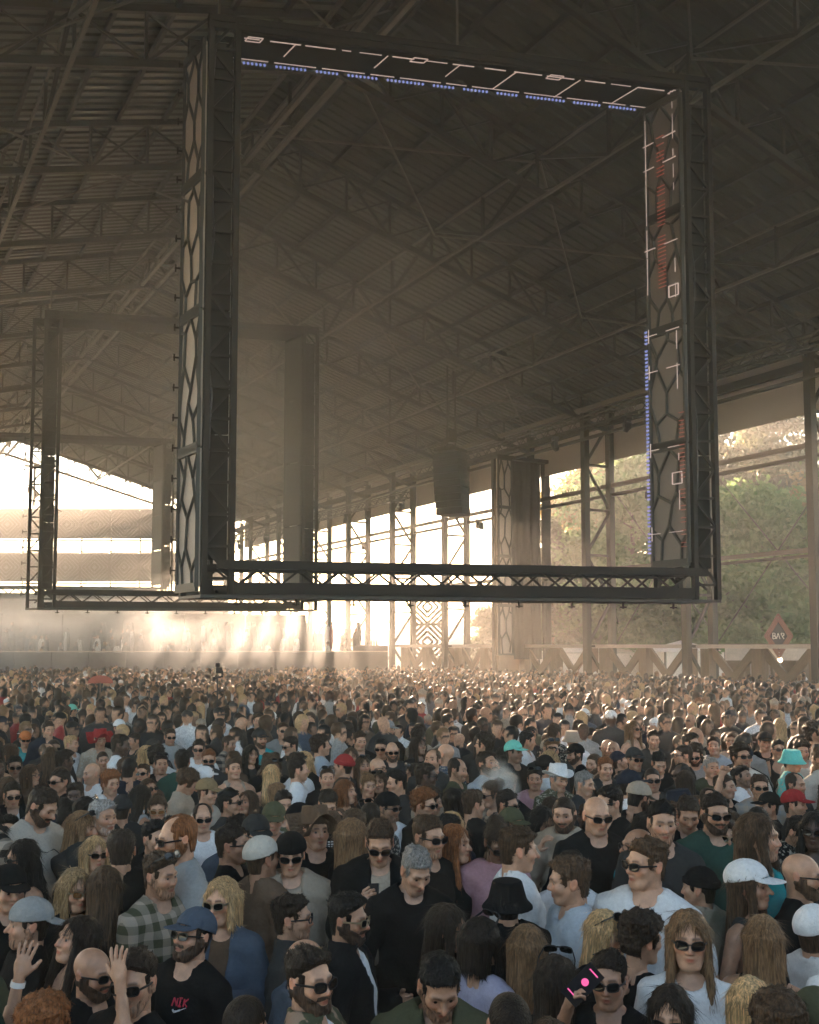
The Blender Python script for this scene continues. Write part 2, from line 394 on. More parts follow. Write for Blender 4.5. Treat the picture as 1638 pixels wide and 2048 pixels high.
# ------------------------------------------------------------------ hanging screen frames
def honeycomb(mb, w, h, seed, fn, th=.055, nx=2, dp=.05):
    """irregular stretched cells on a w x h panel; fn maps (u,v,out) to space"""
    r = random.Random(seed); ny = max(2, int(h/.8)); pts = {}
    for j in range(2*ny+2):
        for i in range(nx+2):
            u = (i+(.5 if j//2 % 2 else 0))*w/nx - w/(2*nx); v = (j//2 + (.60 if j % 2 else .0))*h/ny - .1*h/ny
            pts[i, j] = (min(max(u+r.uniform(-.16, .16)*w/nx, 0), w), min(max(v+r.uniform(-.2, .2)*h/ny, 0), h))
    seg = []
    for (i, j), p in pts.items():
        if j % 2 == 0 and (i, j+1) in pts: seg.append((p, pts[i, j+1]))
        if j % 2 == 1:
            odd = (j//2) % 2
            for di in ((0, 1) if odd else (-1, 0)):
                q = pts.get((i+di, j+1))
                if q: seg.append((p, q))
    for p, q in seg:
        if math.hypot(p[0]-q[0], p[1]-q[1]) < .03: continue
        a, c = fn(p[0], p[1], dp/2), fn(q[0], q[1], dp/2); nrm = fn(p[0], p[1], 1)-fn(p[0], p[1], 0)
        mb.bar(a, c, th, dp, up=nrm)
def screen_frame(label, xl, dl, xr, dr, zb, zt, bcam, detail=2, seed=1, honey=True, group='hanging screen frames'):
    u0, _ = ray(xl, HOR); u1, _ = ray(xr, HOR)
    P0 = hall(u0*dl, dl); P1 = hall(u1*dr, dr); W = (P1-P0).length; a = (P1-P0)/W; b = hall(*bcam)
    tw = .62
    def P(s, t, z): return P0 + a*s + b*t + Vector((0, 0, z))
    T = thing('screen_frame', label, 'screen frame', (P0+P1)/2 + Vector((0, 0, zb)), group)
    def part(name, mb, mat, sm=False):
        o = mb.build(name, mat, T, sm); o.matrix_local = Matrix.Translation(-T.location)
        if name in ('leg_lattice', 'beam_lattice', 'honeycomb_grille', 'led_lines', 'led_dashes', 'clamps'): o['kind'] = 'stuff'
        return o
    ch = .11
    # the four chords of each leg and the lattice between them
    for s0 in (0, W-tw):
        for t in (0, 1):
            for s in (s0+.06, s0+tw-.06): bar('leg_chord', P(s, t, zb), P(s, t, zt), ch, ch, 'frame_steel', T)
        for t in (0, 1):
            lat = MB(); z = zb+.3; k = 0
            while z < zt-.6:
                lat.bar(P(s0+.06, t, z), P(s0+tw-.06, t, z), .05, .05)
                p, q = (s0+.06, s0+tw-.06) if k % 2 else (s0+tw-.06, s0+.06)
                lat.bar(P(p, t, z), P(q, t, z+.6), .05, .05)
                z += .6; k += 1
            part('leg_lattice', lat, 'frame_steel')
    # dark backing behind the front lattice of the legs
    for s0 in (0, W-tw):
        z = zb+.65
        while z < zt-.7:
            m = MB(); z2 = min(z+2.35, zt-.6)
            f = [P(s0+.1, .10, z), P(s0+tw-.1, .10, z), P(s0+tw-.1, .10, z2), P(s0+.1, .10, z2)]
            g = [P(s0+.1, .20, z), P(s0+tw-.1, .20, z), P(s0+tw-.1, .20, z2), P(s0+.1, .20, z2)]
            m.add([tuple(v) for v in f+g], [(0, 1, 2, 3), (7, 6, 5, 4), (0, 4, 5, 1), (1, 5, 6, 2), (2, 6, 7, 3), (3, 7, 4, 0)])
            part('backing_panel', m, 'black_panel'); z = z2+.03
    # clad side faces: outer face of the left leg, inner face of the right leg, inner face of the left leg
    def face(s, sgn, panelmat, grille, zlo, zhi, npan, thick=.05):
        for i in range(npan):
            za = zlo+(zhi-zlo)*i/npan+.02; zc = zlo+(zhi-zlo)*(i+1)/npan-.02
            m = MB(); q = [P(s, .02, za), P(s, 1., za), P(s, 1., zc), P(s, .02, zc)]; q2 = [v+a*thick*-sgn for v in q]
            m.add([tuple(v) for v in q+q2], [(0, 1, 2, 3), (7, 6, 5, 4), (0, 4, 5, 1), (1, 5, 6, 2), (2, 6, 7, 3), (3, 7, 4, 0)])
            part('side_panel', m, panelmat)
            if grille:
                hm = MB(); bl = b.length
                fn = lambda u, v, o: P(s, u/bl, za+v) + a*(o*sgn)
                honeycomb(hm, bl, zc-za, seed*31+i+int(s*3), fn, .05 if detail > 1 else .07)
                hm.bar(fn(0, 0, .03), fn(bl, 0, .03), .16, .06, up=a); hm.bar(fn(0, zc-za, .03), fn(bl, zc-za, .03), .16, .06, up=a)
                hm.bar(fn(.03, 0, .03), fn(.03, zc-za, .03), .07, .06, up=a); hm.bar(fn(bl-.03, 0, .03), fn(bl-.03, zc-za, .03), .07, .06, up=a)
                part('honeycomb_grille', hm, 'grille')
    if honey: face(-.03, -1, 'pale_panel', honey, zb+.12, zt-.5, 4)
    face(W-tw-.03, -1, 'screen_panel' if honey else 'grille', honey, zb+.75, zt-.35, 4)
    # bottom beam: two boxed chords with zig-zag lattice between
    for t in (0, 1):
        bar('lower_beam_chord', P(tw, t, zb+.12), P(W-tw, t, zb+.12), .16, .22, 'frame_steel', T)
        bar('upper_beam_chord', P(.3, t, zb+.56), P(W-.3, t, zb+.56), .14, .16, 'frame_steel', T)
    lat = MB(); n = int(W/.42)
    for t in (0, 1):
        for i in range(n):
            s0, s1 = .3+(W-.6)*i/n, .3+(W-.6)*(i+1)/n; z0, z1 = (zb+.2, zb+.52) if (i+t) % 2 else (zb+.52, zb+.2)
            lat.bar(P(s0, t, z0), P(s1, t, z1), .04, .04)
    for i in range(0, n, 2):
        s0 = .3+(W-.6)*i/n; lat.bar(P(s0, 0, zb+.1), P(s0+.4, 1, zb+.1), .05, .05)
    part('beam_lattice', lat, 'frame_steel')
    m = MB(); q = [P(0, -.02, zb-.06), P(W, -.02, zb-.06), P(W, 1.02, zb-.06), P(0, 1.02, zb-.06)]; q2 = [v+Vector((0, 0, .06)) for v in q]
    m.add([tuple(v) for v in q+q2], [(3, 2, 1, 0), (4, 5, 6, 7), (0, 1, 5, 4), (1, 2, 6, 5), (2, 3, 7, 6), (3, 0, 4, 7)]); part('base_plate', m, 'grille')
    # top beam with an LED soffit
    for t in (0, 1):
        for z in (zt-.06, zt-.2): bar('top_beam_chord', P(0, t, z), P(W, t, z), .12, .12, 'frame_steel', T)
    lat = MB()
    for i in range(n):
        s0, s1 = .1+(W-.2)*i/n, .1+(W-.2)*(i+1)/n; z0, z1 = (zt-.08, zt-.2) if i % 2 else (zt-.2, zt-.08)
        lat.bar(P(s0, 0, z0), P(s1, 0, z1), .05, .05)
    part('beam_lattice', lat, 'frame_steel')
    m = MB(); zz = zt-.27; q = [P(tw, .02, zz), P(W-tw, .02, zz), P(W-tw, 1, zz), P(tw, 1, zz)]; q2 = [v+Vector((0, 0, .06)) for v in q]
    m.add([tuple(v) for v in q+q2], [(3, 2, 1, 0), (4, 5, 6, 7), (0, 1, 5, 4), (1, 2, 6, 5), (2, 3, 7, 6), (3, 0, 4, 7)]); part('soffit_panel', m, 'black_panel')
    m = MB(); q = [P(.2, .5, zt-.2), P(W-.2, .5, zt-.2), P(W-.2, .5, zt-.1), P(.2, .5, zt-.1)]; q2 = [v+b*.05 for v in q]
    m.add([tuple(v) for v in q+q2], [(0, 1, 2, 3), (7, 6, 5, 4), (0, 4, 5, 1), (1, 5, 6, 2), (2, 6, 7, 3), (3, 7, 4, 0)]); part('backing_panel', m, 'black_panel')
    # coupler clamps along the outer edge and under the base
    cl = MB()
    for i in range(18):
        z = zb+.5+(zt-zb-1)*i/17; p = P(-.06, 1.02, z)
        cl.bar(p-a*.12, p+a*.05, .03, .03); cl.bar(p-a*.1+Vector((0, 0, -.07)), p-a*.1+Vector((0, 0, .07)), .025, .025)
    for i in range(9):
        p = P(.8+(W-1.6)*i/8, .3, zb-.06); cl.bar(p, p-Vector((0, 0, .13)), .03, .03); cl.bar(p-a*.07-Vector((0, 0, .1)), p+a*.07-Vector((0, 0, .1)), .03, .03)
    part('clamps', cl, 'frame_steel')['kind'] = 'stuff'
    # suspension chains to the roof
    for s in (.4, W/2, W-.4):
        p = P(s, .5, zt); bar('suspension_chain', p, (p.x, p.y, roofz(p.x)-1.3) if roofz(p.x)-1.3 > zt+.1 else (p.x, p.y, zt+.3), .04, .04, 'steel_light', T)
    return T, P, W, tw, part
b1 = (-.57, .82)
T, P, W, tw, part = screen_frame('big screen frame hanging nearest, its top and right sides lined with lit LED dashes', 398, 18.4, 1443, 20.6, 3.68, 14.83, b1)
# lit graphics on the soffit and the right inner face of the near frame
rr = random.Random(4)
ZT1 = 14.83; zz = ZT1-.285
def soff(s, t, lift=.0): return P(s, t, zz-lift)
wl = MB(); s = .75
marks = [.80, 4.1, 7.0, 9.75]
while s < W-.7:
    L = rr.choice([.18, .3, .45, .6])
    wl.bar(soff(s, .16), soff(min(s+L, W-.65), .16), .024 if rr.random() < .6 else .013, .012); s += L+rr.uniform(.08, .25)
for s0 in marks:
    for dx, dy, ex, ey in ((0, .08, .28, .08), (0, .24, .28, .24), (0, .08, 0, .24), (.28, .08, .28, .24)): wl.bar(soff(s0+dx, dy, .01), soff(s0+ex, ey, .01), .022, .012)
for s0 in (1.75, 3.6, 5.1, 6.3, 7.7, 9.0):
    L = rr.choice([.5, .75, .8]); wl.bar(soff(s0, .16), soff(s0, .16+L), .020, .012)
s = .8
while s < W-.8:
    L = rr.uniform(.4, 1.1); wl.bar(soff(s, .93), soff(min(s+L, W-.7), .93), .018, .012); s += L+.12
part('led_lines', wl, 'led_white')
bl = MB(); s = tw+.05
while s < W-tw-.3:
    if rr.random() < .90:
        for k in range(rr.randint(6, 11)):
            if s > W-tw-.1: break
            bl.bar(P(s, .995, zz-.05), P(s+.036, .995, zz-.035), .035, .04); s += .083
    s += .16
part('led_dashes', bl, 'led_blue')
sf = W-tw-.03-.075
def rf(t, z): return P(sf, t, z)
wl = MB(); z = ZT1-.5
while z > 4.6:
    L = rr.choice([.15, .3, .4, .55]); 
    if rr.random() < (.9 if z > 9 else .35): wl.bar(rf(.17, z), rf(.17, z-L),   .012, .024 if rr.random() < .5 else .012, up=hall(0, 1))
    z -= L+rr.uniform(.08, .3)
z = ZT1-.6
while z > 10.4:
    L = rr.uniform(.5, 1.3); wl.bar(rf(.93, z), rf(.93, z-L), .012, .018, up=hall(0, 1)); z -= L+.1
for z in (13.65, 13.1, 11.3, 9.4, 8.6, 6.9, 5.1):
    wl.bar(rf(.1, z), rf(.45, z), .03, .012); wl.bar(rf(.7, z), rf(1., z), .03, .012); wl.bar(rf(.93, z-.15), rf(.93, z+.15), .012, .03, up=hall(0, 1))
for z in (10.1, 6.1):
    for q in ((.1, z, .35, z), (.1, z+.24, .35, z+.24), (.1, z, .1, z+.24), (.35, z, .35, z+.24)): wl.bar(rf(q[0], q[1]), rf(q[2], q[3]), .02, .02)
part('led_lines', wl, 'led_white')
rl = MB(); z = 13.7
while z > 4.7:
    if z > 10.3 and rr.random() < .8: rl.bar(rf(.42, z), rf(.62, z), .03, .012)
    if z < 7.6 and rr.random() < .85: rl.bar(rf(.02, z), rf(.14, z), .04, .012)
    z -= .085
part('led_dashes', rl, 'led_red')
bl = MB(); z = 9.6
while z > 4.7:
    if rr.random() < .93: bl.bar(P(sf+.02, .985, z), P(sf+.02, 1.055, z), .04, .035)
    z -= .083
part('led_dashes', bl, 'led_blue')
for s0, t0, amp in ((.1, .05, .10), (W-.5, .05, .12), (.45, .9, .08)):       # cable looms down the legs
    cb = MB(); pts_ = [P(s0+.05*math.sin(k*.9+amp*30)+.02*math.sin(k*2.3), t0-.06, 4.3+k*.52) for k in range(20)]; cb.tube(pts_, .022, 6); part('cable', cb, 'black_plastic', True)
for k in range(5):
    cb = MB(); a0 = 1.0+k*1.9; pts_ = [P(a0+1.7*q/8, .0, 4.32-.10*math.sin(math.pi*q/8)-.02*k) for q in range(9)]; cb.tube(pts_, .018, 6); part('cable', cb, 'black_plastic', True)
screen_frame('second screen frame hanging farther back on the left, behind the big frame', 72, 35.0, 634, 37.0, 4.06, 14.70, (-.75, .9), detail=1, seed=3, honey=False)
screen_frame('farthest screen frame at the left end of the hall, only its right side in view', -45, 55, 343, 57, 5.4, 14.6, (-.8, .9), detail=1, seed=5, honey=False)
# ------------------------------------------------------------------ draped pillar in the right wall (column line hidden inside it)
PY = 38.0; px0, px1 = XR-2.6, XR+.2
T = thing('draped_pillar', 'tall dark draped pillar with honeycomb side panel in the open wall', 'pillar', (XR-1.2, PY, 0))
def sub(T, name, mb, mat, sm=False):
    o = mb.build(name, mat, T, sm); o.matrix_local = Matrix.Translation(-T.location); return o
zt, zb = 11.2, 2.3
for i in range(4):
    za, zc = zb+(zt-zb)*i/4+.03, zb+(zt-zb)*(i+1)/4-.03
    m = MB(); m.box((px0-.05, PY-1.05, za), (px0+.75, PY-.95, zc)); sub(T, 'side_panel', m, 'pale_panel')
    hm = MB(); fn = lambda u, v, o: Vector((px0-.05+u, PY-1.05-o, za+v)); honeycomb(hm, .8, zc-za, 50+i, fn, .05)
    for q in ((0, 0, .8, 0), (0, zc-za, .8, zc-za), (.03, 0, .03, zc-za), (.77, 0, .77, zc-za)): hm.bar(fn(q[0], q[1], .02), fn(q[2], q[3], .02), .08, .08, up=(0, 1, 0))
    sub(T, 'honeycomb_grille', hm, 'grille')
for i in range(4):                             # hanging drapes with slits of light between
    xa = px0+.84+i*.60; V = []; n = 9
    for z in np.linspace(zb-.2 if i < 3 else 0, zt, 12):
        for k in range(n): V.append((xa+.53*k/(n-1)+.012*math.sin(z*2+i), PY-.8+.07*math.sin(k*2.3+i)+.02*math.sin(z*1.7+k), z))
    for z in np.linspace(zb-.2 if i < 3 else 0, zt, 12):
        for k in range(n): V.append((xa+.53*k/(n-1)+.012*math.sin(z*2+i), PY-.74+.07*math.sin(k*2.3+i)+.02*math.sin(z*1.7+k), z))
    F = []
    for r_ in range(11):
        for k in range(n-1):
            q = r_*n+k; F.append((q, q+1, q+n+1, q+n)); F.append((q+12*n, q+n+12*n, q+n+1+12*n, q+1+12*n))
    sub(T, 'drape', type('X', (), {'build': lambda s, nm, mt, p, sm: ob(nm, mesh_np(nm, V, [F], mt, True), p)})(), 'curtain', True)
bar('post', (px0+.02, PY-.7, 0), (px0+.02, PY-.7, zt), .2, .2, 'steel', T); bar('post', (XR, PY, 0), (XR, PY, 12.6), .26, .26, 'steel', T)
bar('head_rail', (px0-.1, PY-.85, zt+.08), (px1+.7, PY-.85, zt+.08), .5, .16, 'steel', T)
m = MB(); m.box((px0-.05, PY-1.1, 0), (px0+.75, PY-.9, zb-.02)); sub(T, 'plinth', m, 'wood')

# ------------------------------------------------------------------ hanging line-array loudspeaker
dS = 40.0; pc = at(903, 1000, dS)
T = thing('line_array_speaker', 'black curved line array loudspeaker hanging from the roof beside the draped pillar', 'loudspeaker', (pc.x, pc.y, 0))
fw = (hall(0, -1)*.8 + hall(-1, 0)*.55).normalized(); sd = Vector((-fw.y, fw.x, 0))
ztop = at(903, 908, dS).z; zbot = at(903, 1030, dS).z; nb = 9; hh = (ztop-zbot)/nb
for i in range(nb):
    za = ztop-i*hh; tilt = (i/nb)**2*.35; bk = (i/nb)**2*.28
    q = []
    for f, zl in ((.42, 0), (-.42, 0), (-.42, -hh+.015), (.42, -hh+.015)):
        wd = .62 if f > 0 else .5
        for s_ in (-1, 1):
            p = Vector((pc.x, pc.y, za+zl)) + fw*(f-bk) + sd*s_*wd + Vector((0, 0, -f*tilt*.0)); q.append(tuple(p))
    m = MB(); m.add(q, [(0, 1, 3, 2), (2, 3, 5, 4), (4, 5, 7, 6), (6, 7, 1, 0), (0, 2, 4, 6), (1, 7, 5, 3)]); sub(T, 'speaker_cabinet', m, 'grille')
bar('flying_frame', Vector((pc.x, pc.y, ztop+.12))-fw*.5, Vector((pc.x, pc.y, ztop+.12))+fw*.6, .9, .14, 'steel', T)
for s_ in (-.3, .3):
    p = Vector((pc.x, pc.y, ztop+.2))+fw*s_; bar('chain', p, (p.x, p.y, roofz(p.x)-1.0), .05, .05, 'steel', T)
m = MB(); m.box((-.16, -.16, 0), (.16, .16, .55)); o = m.build('chain_hoist', 'steel', T); o.location = (0, 0, ztop+.45)

# ------------------------------------------------------------------ lighting truss along the right side with moving-head lamps
def light_truss(label, p0, p1, w=.3, cell=.45):
    p0, p1 = Vector(p0), Vector(p1); T = thing('lighting_truss', label, 'truss', (p0+p1)/2, 'lighting trusses along the open side')
    d = (p1-p0).normalized(); sdv = Vector((-d.y, d.x, 0)).normalized(); up = Vector((0, 0, 1))
    for a, c in ((-1, -1), (1, -1), (-1, 1), (1, 1)): bar('chord', p0+sdv*a*w/2+up*c*w/2, p1+sdv*a*w/2+up*c*w/2, .05, .05, 'steel', T)
    lat = MB(); n = int((p1-p0).length/cell)
    for i in range(n):
        q0, q1 = p0.lerp(p1, i/n), p0.lerp(p1, (i+1)/n); s_ = 1 if i % 2 else -1
        lat.bar(q0-sdv*w/2+up*s_*w/2, q1-sdv*w/2-up*s_*w/2, .03, .03); lat.bar(q0+sdv*w/2+up*s_*w/2, q1+sdv*w/2-up*s_*w/2, .03, .03)
        lat.bar(q0+sdv*s_*w/2-up*w/2, q1-sdv*s_*w/2-up*w/2, .03, .03)
    sub(T, 'lattice', lat, 'steel'); return T
light_truss('box lighting truss running under the eave to the right of the loudspeaker', (XR-1.8, 27, 11.9), (XR-1.8, 46, 11.9), .42)
light_truss('slim lighting truss under the eave left of the loudspeaker', (XR-1.7, 46.6, 10.9), (XR-1.7, 77, 10.9), .34)
light_truss('short box truss high at the right edge of the roof', (XR-2.2, 16, 12.2), (XR-2.2, 26.4, 12.2), .42)
def moving_head(p, label, yaw, tilt):
    T = thing('moving_head_lamp', label, 'stage lamp', p, 'moving-head stage lamps on the trusses')
    T.rotation_euler = (0, 0, yaw)
    m = MB(); m.box((-.19, -.14, -.12), (.19, .14, 0)); m.build('base', 'black_plastic', T)
    for s_ in (-1, 1):
        m = MB(); m.box((s_*.17-.025, -.07, -.46), (s_*.17+.025, .07, -.12)); m.build('yoke_arm', 'black_plastic', T)
    m = MB(); m.lathe([(.001, -.2), (.09, -.2), (.14, -.08), (.15, .12), (.13, .2), (.001, .2)], 12); o = m.build('lamp_head', 'black_plastic', T, True)
    o.location = (0, 0, -.4); o.rotation_euler = (tilt, 0, 0)
lamp_lab = ['first moving-head lamp left of the loudspeaker', 'second moving-head lamp left of the loudspeaker', 'third moving-head lamp left of the loudspeaker', 'fourth moving-head lamp left of the loudspeaker',
            'fifth moving-head lamp left of the loudspeaker', 'small moving-head lamp far left on the slim truss', 'tiny farthest moving-head lamp on the slim truss']
for i, yy in enumerate((47.6, 51.6, 54.5, 58.8, 62.0, 67.5, 73.0)): moving_head((XR-1.7, yy, 10.7), lamp_lab[i], i*.6, .5-i*.17)
moving_head((XR-1.8, 42.3, 11.65), 'moving-head lamp between the loudspeaker and the draped pillar', .4, .3)
moving_head((XR-1.8, 33.8, 11.65), 'moving-head lamp on the box truss right of the draped pillar', 1.1, -.4)
moving_head((XR-1.8, 29.3, 11.65), 'moving-head lamp nearest the big frame\'s right leg', .2, .5)
# lamps clamped on the wall rails
def floodlight(p, label, yaw):
    T = thing('floodlight', label, 'floodlight', p, 'floodlights on the wall rails'); T.rotation_euler = (0, 0, yaw)
    m = MB(); m.add([(-.26, -.1, -.18), (.26, -.1, -.18), (.2, .14, -.13), (-.2, .14, -.13), (-.26, -.1, .18), (.26, -.1, .18), (.2, .14, .13), (-.2, .14, .13)], [(3, 2, 1, 0), (4, 5, 6, 7), (0, 1, 5, 4), (1, 2, 6, 5), (2, 3, 7, 6), (3, 0, 4, 7)])
    m.build('housing', 'steel', T); m = MB(); m.bar((-.3, .05, 0), (-.3, .05, .32), .04, .04); m.bar((.3, .05, 0), (.3, .05, .32), .04, .04); m.bar((-.32, .05, .32), (.32, .05, .32), .04, .04); m.build('bracket', 'steel', T)
floodlight((XR-.1, 29.9, 8.75), 'floodlight on the wall rail just left of the big frame\'s right leg', .5)
floodlight((XR-.1, 42.2, 8.8), 'floodlight on the wall rail just left of the draped pillar', .5)
floodlight((XR-.1, 55.0, 8.8), 'floodlight hanging from the wall rail left of the loudspeaker', .5)

# ------------------------------------------------------------------ raised guest platform at the left with backdrop and counter
def cbox(name, x0, x1, d0, d1, z0, z1, mat, T, yref=HOR):
    u0, u1 = ray(x0, yref)[0], ray(x1, yref)[0]; m = MB()
    q = [hall(u0*d0, d0, z0), hall(u1*d0, d0, z0), hall(u1*d0, d1, z0), hall(u0*d0, d1, z0)]; q2 = [v+Vector((0, 0, z1-z0)) for v in q]
    m.add([tuple(v) for v in q+q2], [(3, 2, 1, 0), (4, 5, 6, 7), (0, 1, 5, 4), (1, 2, 6, 5), (2, 3, 7, 6), (3, 0, 4, 7)])
    return sub(T, name, m, mat)
RZ = 2.1; RD = 50.0
T = thing('guest_platform', 'long raised guest platform with dark front at the left, in the smoke', 'platform', hall(-8, 52, 0))
npan = 12
for i in range(npan): cbox('front_panel', -120+895*i/npan+1, -120+895*(i+1)/npan-1, RD, RD+.12, 0, RZ+.28, 'riser', T)
for k in range(5): cbox('step', -120, 775, RD+.13+k*1.05, RD+1.17+k*1.05, 0, .95+.36*k, 'riser', T)
cbox('deck', -120, 775, RD+5.5, RD+9, RZ-.2, RZ, 'riser', T)
cbox('hand_rail', -120, 775, RD-.05, RD+.2, RZ+.3, RZ+.36, 'rail_paint', T)
for i in range(6): cbox('backdrop_panel', -120+732*i/6+1, -120+732*(i+1)/6-1, RD+7.5, RD+7.7, RZ, RZ+2.45-.06*(i % 2), 'curtain', T)
cbox('counter_box', 708, 775, RD+1.2, RD+2.6, 0, RZ+.62, 'riser', T); cbox('service_box', 612, 644, RD+6, RD+7, RZ, RZ+1.3, 'riser', T); cbox('service_box', 585, 612, RD+6, RD+7, RZ, RZ+1.9, 'riser', T)
for i, xx in enumerate((731, 736, 743, 748, 753)):
    p = at(xx, 1300, RD+1.7); m = MB(); m.lathe([(.001, 0), (.045, 0), (.045, .2), (.018, .27), (.016, .34), (.001, .34)], 8)
    tag(ob('bottle', m.mesh('bottle', 'bottle_glass', True), None, (p.x, p.y, RZ+.62)), 'small glass bottle standing on the counter at the platform\'s right end', 'bottle', 'bottles on the platform counter')

# ------------------------------------------------------------------ patterned gate bands beyond the far end
def pattern_panel(w, h, n):
    m = MB(); t = .16
    for (cx, cz) in ((-.5, 0), (.5, 0)):
        pass
    for i in range(1, n+1):                    # nested diamonds cut by the panel edge
        r_ = i/n*(w/2+h/2)
        for sx, sz in ((1, 1), (1, -1), (-1, 1), (-1, -1)):
            a, c = (r_, 0.), (0., r_)
            def clip(p, q):
                t0 = 0.; t1 = 1.; dx, dz = q[0]-p[0], q[1]-p[1]
                for pp, qq in ((dx, w/2-p[0]), (dz, h/2-p[1])):
                    if pp > 0: t1 = min(t1, qq/pp)
                    elif pp < 0: t0 = max(t0, qq/pp)
                return None if t1-t0 < .03 else ((p[0]+dx*t0, p[1]+dz*t0), (p[0]+dx*t1, p[1]+dz*t1))
            g = clip(a, c)
            if g: m.bar((g[0][0]*sx, 0, g[0][1]*sz), (g[1][0]*sx, 0, g[1][1]*sz), t, .05, up=(0, 1, 0))
    for q in (((-w/2, 0, -h/2), (w/2, 0, -h/2)), ((-w/2, 0, h/2), (w/2, 0, h/2)), ((-w/2, 0, -h/2), (-w/2, 0, h/2)), ((w/2, 0, -h/2), (w/2, 0, h/2))): m.bar(q[0], q[1], .08, .1)
    return m
pm = pattern_panel(2.5, 2.45, 7).mesh('pattern_panel', 'gate_metal')
gd = 88.0
T = thing('entrance_gate', 'wide scaffold gate with bands of diamond pattern panels beyond the hall\'s end', 'gate', hall(-30, gd, 0))
rot = Matrix.Rotation(-YAW, 4, 'Z')
xs_ = [-62, -57, ] 
for row, (ya, yb) in enumerate(((1019, 1079), (1104, 1165), (1190, 1250))):
    zc = (at(100, ya, gd).z+at(100, yb, gd).z)/2
    for i in range(9):
        p = hall(-38.2+i*2.6, gd, zc); o = ob('pattern_panel', pm, T); o.matrix_local = Matrix.Translation(p-T.location) @ rot
    bar('glare_dimmer', hall(-39.5, gd+.25, zc), hall(-16.2, gd+.25, zc), .02, 2.5, 'glare_dimmer', T)  # added sheet, lets the panels stand out from the bright sky
    if row < 2:
        for zz_ in (zc+1.4, zc-1.4): bar('ledger', hall(-40, gd+.4, zz_), hall(-15, gd+.4, zz_), .12, .12, 'gate_metal', T)
for i in range(10):
    p = hall(-39.5+i*2.6, gd+.4); bar('standard', p, p+Vector((0, 0, 14.2)), .11, .11, 'gate_metal', T)
    if i < 9: bar('scaffold_brace', hall(-39.5+i*2.6, gd+.5, 7.9), hall(-36.9+i*2.6, gd+.5, 10.4), .06, .06, 'gate_metal', T)
# lamp cluster hanging near the far end at left
pl = at(95, 1000, 70); T = thing('lamp_cluster', 'small cluster of stage lamps on a drop bar at far left', 'stage lamp', pl)
for k in range(5):
    m = MB(); m.lathe([(.001, -.2), (.16, -.2), (.2, .2), (.001, .2)], 10); o = m.build('lamp', 'black_plastic', T, True); o.location = (.45*k-1.2, .2*k, -.3*k+.6); o.rotation_euler = (1.2, .3*k, 0)
bar('drop_bar', pl+Vector((-.9, 0, 2.4)), pl+Vector((-.9, 0, -.5)), .14, .14, 'steel', T); bar('cross_bar', pl+Vector((-1.4, 0, 1.0)), pl+Vector((1.1, .8, -.7)), .08, .08, 'steel', T)
bar('head_bar', pl+Vector((-1.6, 0, 2.3)), pl+Vector((-.2, 0, 2.3)), .12, .14, 'steel', T)
# slim patterned tower seen between the columns
ptm = pattern_panel(1.9, 2.1, 6).mesh('pattern_panel', 'gate_metal'); td = 62.0
bp = at(855, 1290, td); T = thing('pattern_tower', 'slim tower of two diamond pattern panels between the wall columns', 'tower', (bp.x, bp.y, 0))
for i in range(3):
    o = ob('pattern_panel', ptm, T); o.matrix_local = Matrix.Translation((0, 0, 4.9-i*2.15+.2)) @ rot
for s_ in (-1.0, 1.0):
    q = hall(s_, .15); bar('post', (bp.x+q.x, bp.y+q.y, 0), (bp.x+q.x, bp.y+q.y, 6.3), .12, .12, 'wood', T)

# ------------------------------------------------------------------ pale tents and walls outside the hall
def tent(label, x0, x1, d, z1, mat='tent', depth=5, peak=1.2):
    u0, u1 = ray(x0, HOR)[0], ray(x1, HOR)[0]; c = hall((u0+u1)/2*d, d+depth/2); T = thing('tent', label, 'tent', c, 'pale tents outside the open side')
    A = [hall(u0*d, d), hall(u1*d, d), hall(u1*d, d+depth), hall(u0*d, d+depth)]; up = Vector((0, 0, z1)); pk = c+Vector((0, 0, z1+peak))
    m = MB(); q = A+[v+up for v in A]; m.add([tuple(v) for v in q], [(0, 1, 5, 4), (1, 2, 6, 5), (2, 3, 7, 6), (3, 0, 4, 7)]); sub(T, 'side_wall', m, mat)
    m = MB(); cc = hall(0, 0); e = [c+(v-c)*1.04+up+Vector((0, 0, .02)) for v in A]; m.add([tuple(v) for v in e]+[tuple(pk)], [(0, 1, 4), (1, 2, 4), (2, 3, 4), (3, 0, 4)]) if peak else m.add([tuple(v) for v in e], [(0, 1, 2, 3)])
    o = sub(T, 'canopy', m, mat)
    for v in A: bar('pole', v, v+up, .08, .08, 'steel_light', T)
tent('long pale tent wall right of the draped pillar behind the barrier', 1078, 1300, 56, 2.3, peak=.5)
tent('pale tent seen between the barrier and the bar', 1330, 1450, 50, 2.4, peak=.6)
tent('small white tent near the patterned tower', 770, 830, 90, 2.6, peak=1.3)
tent('white tent just left of the draped pillar behind the barrier', 880, 990, 70, 2.7, peak=.9)

